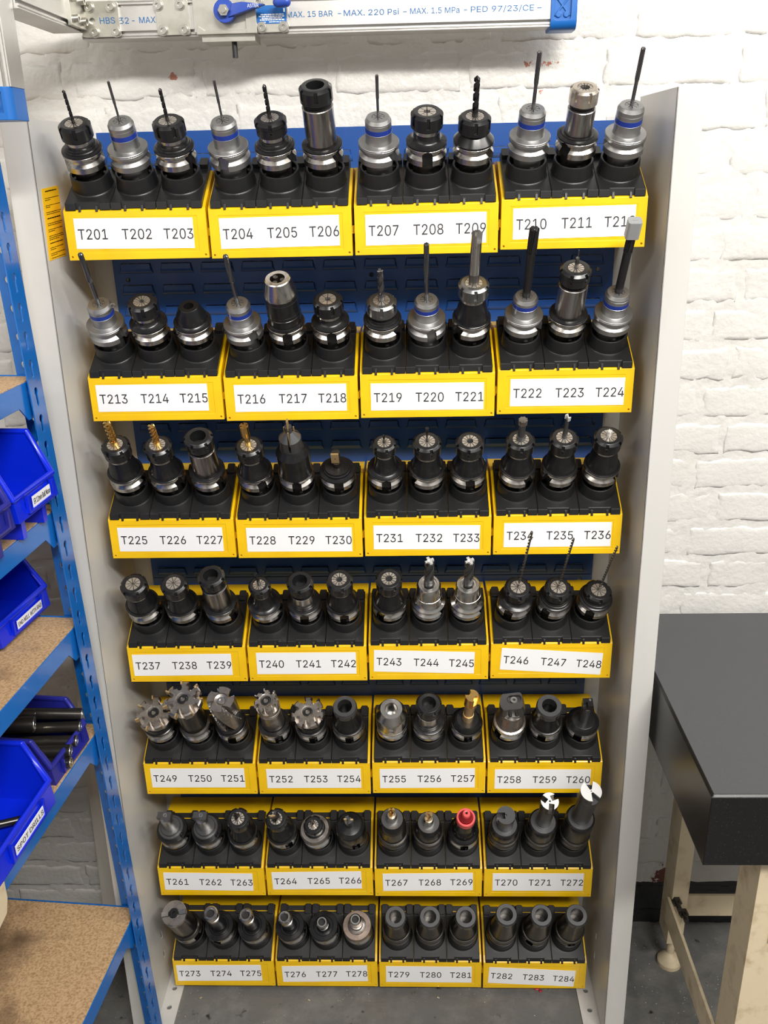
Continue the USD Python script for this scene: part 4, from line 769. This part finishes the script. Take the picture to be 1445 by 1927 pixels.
ay = thing('side_air_pipe', 'aluminium air pipe running forward from the corner joint at top left', 'pipe')
SXR = -.420
obj('pipe_body', extr_y([(SXR - a, PZ + .009 + b) for a, b in pipe_section()], -.150, .098), 'aluminium', ay)
cpl = bx(SXR, SXR + .006, .030, .0985, PZ + .012, PZ + .060)
jp = obj('joint_plate', cpl, 'plate_steel', ay)
for y, z in ((.045, .022), (.045, .050), (.080, .022), (.080, .050)):
    obj('bolt', (Manifold.cylinder(.007, .0058, .0058, 18) - poly([(.003 * math.cos(a), .003 * math.sin(a)) for a in np.linspace(0, 6.283, 7)[:-1]]).extrude(.005).translate([0, 0, .004])).rotate([0, 90, 0]).translate([SXR + .006, y, PZ + z]), 'bolt_steel', jp, smooth=30)
dp = thing('drop_air_pipe', 'vertical aluminium air pipe with blue end cap hanging at top left', 'pipe')
DXR, DY = -.429, -.200
sec = [(DXR - .053 + (.053 - b), DY + a) for a, b in pipe_section()]
dpm = poly([(DXR - b, DY + a) for a, b in pipe_section(.050, .075)]).extrude(.36).translate([0, 0, 1.7585])
dpm += poly([(DXR - b, DY + a) for a, b in ((0.001, .012), (.012, .004), (.040, .004), (.049, .012), (.049, .063), (.001, .063))]).extrude(.36).translate([0, 0, 1.7585])
dpm += bx(DXR - .075, SXR - .01, -.155, -.148, 1.856, 1.905)
obj('pipe_body', dpm, 'aluminium', dp)
dc = poly([(x + DXR - .0395, y + DY + .026) for x, y in rrect(.078, .060, .012, 6)]).extrude(.040).translate([0, 0, 1.7185])
dc -= bx(DXR - .070, DXR - .013, DY - .0055, DY + .001, 1.727, 1.7525)
for x in (-.0235, -.052): 
    for z in (1.7335, 1.7465): dc += Manifold.cylinder(.005, .0042, .0042, 14).rotate([90, 0, 0]).translate([DXR + x, DY + .0015, z]) - Manifold.cylinder(.01, .0022, .0022, 10).rotate([90, 0, 0]).translate([DXR + x, DY + .003, z])
dc += bx(DXR - .046, DXR - .030, DY - .003, DY + .002, 1.739, 1.741)
obj('end_cap', dc, 'cap_blue', dp, smooth=40)
tv = []
for s, h, w, z in (('si', .0075, .0075, 1.764), ('MAX.', .0085, .034, 1.792), ('PED 97', .0085, .05, 1.84)):
    v, f = text_w(s, h, w); tv.append((np.c_[-v[:, 1] + DXR - .0260, -v[:, 2] + DY - .0001, v[:, 0] + z], f))
for w_ in tv: obj('lettering', w_, 'print_blue', dp)

# ------------------------------------------------------------------ blue boltless shelving at the left, running towards the camera
def PXs(z): return -.4565 - .0235 * z
SY = -.115
sh = thing('shelving_unit', 'blue boltless steel shelving with chipboard shelves left of the tool cabinet', 'shelving', loc=(PXs(FZ), SY, FZ))
O = np.array([PXs(FZ), SY, FZ])
def shear(m):
    v, f = arr(m); v = v.copy(); v[:, 0] += -.0235 * (v[:, 2] - FZ) + PXs(FZ); return v - O, f
def keyhole(cx, cz): return Manifold
def flange_sheet(w, ph, n_off):           # (along, z) profile with keyholes
    c = poly([(0, FZ), (w, FZ), (w, 1.80), (0, 1.80)])
    k = []
    for i in range(-8, 32):
        z = 1.254 + n_off - ph * i
        if FZ + .03 < z < 1.78: k += [CrossSection.circle(.0062, 16).translate([w * .55, z]), poly([(w * .55 - .0034, z - .019), (w * .55 + .0034, z - .019), (w * .55 + .0034, z), (w * .55 - .0034, z)]), CrossSection.circle(.0034, 12).translate([w * .55, z - .019])]
    return c - CrossSection.batch_boolean(k, m3.OpType.Add)
fa = flange_sheet(.048, .0427, 0).extrude(.002).transform([[0, 0, 1, -.002], [-1, 0, 0, SY], [0, 1, 0, 0]])
fb_ = flange_sheet(.036, .0427, -.006).extrude(.002).transform([[-1, 0, 0, 0], [0, 0, 1, SY - .002], [0, 1, 0, 0]])
obj('upright', shear(fa + fb_), 'shelf_blue', sh)
YD = math.radians(4.6); D_ = np.array([-math.sin(YD), -math.cos(YD), 0]); E_ = np.array([-math.cos(YD), math.sin(YD), 0])   # along the shelf towards the camera; into the shelf
SHZ = [1.3565, 1.1437, .9345, .7185, .2860]
def shelf_frame(m, z, o=0.0):             # local (along, into, up) -> world
    v, f = arr(m); return np.outer(v[:, 0], D_) + np.outer(v[:, 1], E_) + np.outer(v[:, 2], [0, 0, 1]) + np.array([PXs(z) - .0035, SY - .012, z]) - O, f
for i, z in enumerate(SHZ):
    bm = poly([(.0, .001), (1.15, .001), (1.15, -.033), (.062, -.033), (.040, -.056), (0, -.056)]).extrude(.0018).transform([[1, 0, 0, 0], [0, 0, 1, 0], [0, 1, 0, 0]])
    bm += bx(0, 1.15, 0, .014, -.0008, .001)
    obj('beam', shelf_frame(bm, z), 'shelf_blue', sh)
    for k, (a, zz) in enumerate(((.016, -.012), (.016, -.042))): obj('rivet', shelf_frame(lathe([(0, 0), (.0042, 0), (.0032, .002), (0, .0025)], 14).rotate([90, 0, 0]).translate([a, 0, zz]), z), 'shelf_blue', sh, smooth=40)
    obj('back_beam', shelf_frame(bx(-.006, -.004, .004, .62, -.033, .004), z), 'shelf_blue', sh)
    obj('shelf_board', shelf_frame(bx(-.0035, 1.15, .002, .62, -.012, .0022), z), 'chipboard', sh)

def bin_thing(label, w, h, lip, d, y0, xf_, z, yaw, mt, txt=None, tw=None, feet=True, slope=.03, name='storage_bin', foot=.014):
    """front faces +x; y0 = the end nearest the wall, w runs towards the camera"""
    R = rotz(yaw); o = np.array([xf_, y0, z])
    p = thing(name, label, 'storage bin', loc=o)
    fz = foot if feet else 0.0
    pr = [(0, 0), (.004, lip), (slope, h), (d, h), (d - .008, 0)]          # (depth, up)
    def prism(prf, a, b): return poly([(-x, zz) for x, zz in prf]).extrude(b - a).transform([[1, 0, 0, 0], [0, 0, -1, -a], [0, 1, 0, fz]])
    inn = [(.005, .004), (.0085, lip + .0005), (.0085, lip + .05), (slope + .005, h + .05), (d - .005, h + .05), (d - .012, .004)]
    m = prism(pr, 0, w)
    m -= prism([(.006, .005), (.009, lip + .002), (slope + .004, h + .02), (d - .004, h + .02), (d - .012, .005)], .0045, w - .0045)
    m -= prism([(-.02, lip), (.0105, lip), (slope + .006, h), (slope, h + .05), (-.02, h + .05)], .008, w - .008)
    rim = Manifold()
    def bead(a, b, r=.0048): return Manifold.hull(Manifold.sphere(r, 10).translate(a) + Manifold.sphere(r, 10).translate(b))
    for yy in (-.001, -w + .001):
        rim += bead([-.005, yy, lip + fz], [-slope - .001, yy, h + fz]) + bead([-slope - .001, yy, h + fz], [-d, yy, h + fz])
    rim += bead([-.005, -.001, lip + fz], [-.005, -w + .001, lip + fz]) + bead([-d, -.001, h + fz], [-d, -w + .001, h + fz])
    m += rim
    fw = min(.105, w * .64); fc = -w * .47                                  # raised label frame on the front
    fr = bx(-.001, .0042, fc - fw / 2, fc + fw / 2, fz + .006, fz + lip - .004) - bx(-.01, .01, fc - fw / 2 + .005, fc + fw / 2 - .005, fz + .010, fz + lip + .01)
    m += fr
    if feet:
        for yy in (-.03, -w + .03): m += bx(-.05, -.012, yy - .006, yy + .006, 0, fz + .003)
    m += bx(-d + .006, -.05, -w * .5 - .0015, -w * .5 + .0015, fz, fz + .010)
    obj('bin_body', xf(m, R), mt, p, smooth=32)
    if txt:
        lw, lh = tw; cy = fc + .004
        L0 = bx(.0008, .0024, cy - lw / 2, cy + lw / 2, fz + .010, fz + .010 + lh)
        lp = obj('bin_label', xf(L0, R), 'label_paper', p)
        v, f = text_w(txt, lh * .5, lw * .94); obj('lettering', xf((np.c_[v[:, 2] + .0025, v[:, 0] + cy - lw * .47, v[:, 1] + fz + .010 + lh * .26], f), R), 'ink', lp)
    return p
bin_thing('bright blue plastic bin labelled ER 12mm Ball Nose on upper shelf', .128, .102, .036, .20, -.167, -.4685, 1.1437 + .002, math.radians(-4.2), 'bin_blue', 'ER 12mm Ball Nose', (.056, .0165), foot=.035, slope=.034)
bin_thing('bright blue plastic bin labelled END MILL WITH RAD on middle shelf', .155, .105, .036, .22, -.090, -.5475, .9345 + .002, math.radians(-7), 'bin_blue', 'END MILL WITH RAD', (.078, .0145), foot=.010, slope=.05)
bin_thing('bright blue plastic bin labelled SPOT DRILLS hanging over shelf edge', .19, .108, .040, .24, -.340, -.480, .7185 + .002, math.radians(-4), 'bin_blue', 'SPOT DRILLS', (.088, .0155), foot=.006, slope=.036)
bin_thing('faded dark blue bin holding long boring bars behind the spot drill bin', .125, .082, .034, .30, -.170, -.484, .7185 + .002, math.radians(-6), 'old_bin_blue', feet=False)
bin_thing('violet-blue bin mostly out of frame at left edge of upper shelf', .12, .102, .036, .18, -.305, -.4795, 1.1437 + .002, math.radians(-4), 'old_bin_blue', foot=.035)
def bar(label, a, b, r, mt='dark_steel', name='boring_bar', neckr=None):
    a, b = np.array(a, float), np.array(b, float); z = (b - a) / np.linalg.norm(b - a); x = np.cross([0, 0, 1.], z); x /= np.linalg.norm(x)
    l = np.linalg.norm(b - a); p = thing(name, label, 'boring bar', loc=b)
    R = np.c_[x, np.cross(z, x), z]
    m = lathe([(0, -l), (r, -l), (r, -l * .35), (r * .97, -l * .345), (r, -l * .34), (r, -.0015), (r - .0015, 0), (0, 0)], 28)
    obj('bar_shank', xf(m, R), mt, p, smooth=30)
    e = lathe([(r * .35, -.001), (r - .0008, -.001), (r - .0012, .0006), (r * .38, .0006)], 28) + cyl(r * .2, -.002, .0005, 12)
    obj('end_ring', xf(e, R), 'bolt_steel', p, smooth=30)
bz = .7185
bar('topmost dark boring bar resting across the faded blue bin', (-.70, -.215, bz + .088), (-.4865, -.176, bz + .060), .0100)
bar('dark boring bar second from top in the faded blue bin', (-.70, -.215, bz + .050), (-.4870, -.190, bz + .044), .0098)
bar('dark boring bar in middle of heap in the faded blue bin', (-.71, -.235, bz + .040), (-.4875, -.212, bz + .030), .0100)
bar('thick dark boring bar with wide bright end in the faded blue bin', (-.72, -.262, bz + .040), (-.4880, -.240, bz + .030), .0112)
bar('lowest dark boring bar in the faded blue bin', (-.70, -.268, bz + .018), (-.4840, -.255, bz + .018), .0092)
bar('fat stepped boring bar lying on top, running out of frame at left', (-.78, -.285, bz + .104), (-.545, -.232, bz + .078), .0135)
bar('short dark spot drill lying in the SPOT DRILLS bin', (-.62, -.46, bz + .035), (-.50, -.40, bz + .026), .006, name='spot_drill')
bar('second dark spot drill lying low in the SPOT DRILLS bin', (-.60, -.50, bz + .026), (-.515, -.485, bz + .024), .007, name='spot_drill')
tg = extr_x([(-.506, .724), (-.56, .735), (-.565, .672), (-.517, .676), (-.507, .695)], -.4935, -.4925)
obj('paper_tag', tg, 'cream_paint', label='cream paper tag on blue shelf beam at the left picture edge', cat='tag')
bt = thing('timber_batten', 'white-painted timber batten leaning behind the blue shelving upright', 'batten')
V0 = np.array([(x, y, z) for (xa, z) in ((-.650, FZ), (-.607, 1.02)) for y in (.118, .150) for x in (xa, xa + .046)])
obj('batten_body', (V0 + np.array([0, .0, 0]), np.array([[0, 1, 5], [0, 5, 4], [1, 3, 7], [1, 7, 5], [3, 2, 6], [3, 6, 7], [2, 0, 4], [2, 4, 6], [4, 5, 7], [4, 7, 6], [0, 2, 3], [0, 3, 1]])), 'timber_paint', bt)

# ------------------------------------------------------------------ granite surface plate on its cream steel stand
GZ0, GZ1, GX, GY0, GY1 = .6425, .7731, .5265, -.385, .188
gp = thing('surface_plate', 'thick black granite surface plate with matt top, right of the cabinet', 'surface plate')
gm = bx(GX, GX + .62, GY0, GY1, GZ0, GZ1 - .004)
gm += Manifold.hull(bx(GX, GX + .62, GY0, GY1, GZ1 - .005, GZ1 - .004) + bx(GX + .004, GX + .616, GY0 + .004, GY1 - .004, GZ1 - .001, GZ1 - .0004))
obj('granite_block', gm, 'granite', gp)
obj('working_face', bx(GX + .004, GX + .616, GY0 + .004, GY1 - .004, GZ1 - .0006, GZ1), 'granite_top', gp)
st = thing('steel_stand', 'grimy cream-painted steel stand with bolted legs under the granite plate', 'stand')
def angle_leg(x, y, z0, z1, w=.036, d=.062, t=.005):
    return bx(x, x + w, y, y + t, z0, z1) + bx(x, x + t, y, y + d, z0, z1)
lg1 = angle_leg(.6375, .030, .035, GZ0 - .001, .034, .062); obj('leg', lg1 - bx(.60, .70, .02, .2, .0, .0), 'cream_paint', st)
obj('leg', angle_leg(.637, -.340, FZ + .03, GZ0 - .001, .085, .075), 'cream_paint', st)
obj('leg_plate', (extr_y([(.655 + x, .42 + z) for x, z in rrect(.001, .001, .0001, 1)], -.341, -.340) if False else bx(.668, .716, -.3435, -.340, .44, .545) - bx(.673, .711, -.35, -.34, .445, .540)), 'cream_paint', st)
obj('rail', bx(.672, 1.10, .048, .054, .098, .155), 'cream_paint', st)
obj('side_rail', bx(.630, .636, -.335, .040, .098, .160), 'cream_paint', st)
obj('top_rail', bx(.637, 1.10, -.330, -.28, GZ0 - .035, GZ0 - .001) + bx(.637, 1.10, .03, .08, GZ0 - .035, GZ0 - .001), 'cream_paint', st)
obj('leg', angle_leg(1.06, .030, FZ + .03, GZ0 - .001), 'cream_paint', st); obj('leg', angle_leg(1.06, -.340, FZ + .03, GZ0 - .001), 'cream_paint', st)
for k, (x, y) in enumerate(((.668, .085), (.672, -.30), (1.09, .056), (1.09, -.30))):
    obj('foot', lathe([(0, FZ), (.027, FZ), (.027, FZ + .010), (.022, FZ + .018), (.012, FZ + .030), (.009, FZ + .034), (.009, .06), (0, .06)], 28).translate([x, y, 0]), 'cream_paint', st, smooth=30)
for x, z in ((.6470, .160), (.6645, .128)):
    b_ = Manifold.cylinder(.026, .0055, .0055, 14).rotate([90, 0, 0]).translate([x, .030, z]) + poly([(.0105 * math.cos(a), .0105 * math.sin(a)) for a in np.linspace(0, 6.283, 7)[:-1]]).extrude(.009).rotate([90, 0, 0]).translate([x, .030, z])
    obj('bolt', b_, 'dark_steel', st, smooth=30)

# ------------------------------------------------------------------ floor litter
chips = []
rr = np.random.default_rng(5)
for _ in range(110):
    x, y = rr.uniform(-.45, .95), rr.uniform(-.30, .12); a = rr.uniform(0, 3.14); l = rr.uniform(.0008, .0032)
    chips.append(xf(bx(-l, l, -l * .5, l * .5, 0, .0012), rotz(a), (x, y, FZ + .0006)))
obj('metal_swarf', chips, 'chip_metal', label='tiny bright metal swarf flecks scattered on the dark concrete floor', cat='swarf', kind='stuff')
cu = np.array([(.552 + .02 * t * math.cos(t * 2.2), .06 + .028 * math.sin(t * 2.0) - .01 * t, FZ + .003 + .004 * math.sin(t * 3) ** 2) for t in np.linspace(0, 1.9, 22)])
cv = Manifold()
for a, b in zip(cu[:-1], cu[1:]): cv += Manifold.hull(Manifold.sphere(.0016, 8).translate(list(a)) + Manifold.sphere(.0016, 8).translate(list(b)))
obj('steel_curl', cv, 'chip_metal', label='pale curl of metal swarf on the floor right of the cabinet', cat='swarf', smooth=40)
rsn = Manifold.hull(Manifold.sphere(.006, 12).scale([1.2, 1, .4]).translate([.355, .012, FZ + .002]) + Manifold.sphere(.004, 10).scale([1, 1, .4]).translate([.345, .020, FZ + .002])) + Manifold.sphere(.004, 10).scale([1, .8, .5]).translate([.362, .004, FZ + .002])
obj('red_scrap', rsn, 'red_scrap', label='small red plastic scrap on the floor below number T282', cat='scrap', smooth=40)
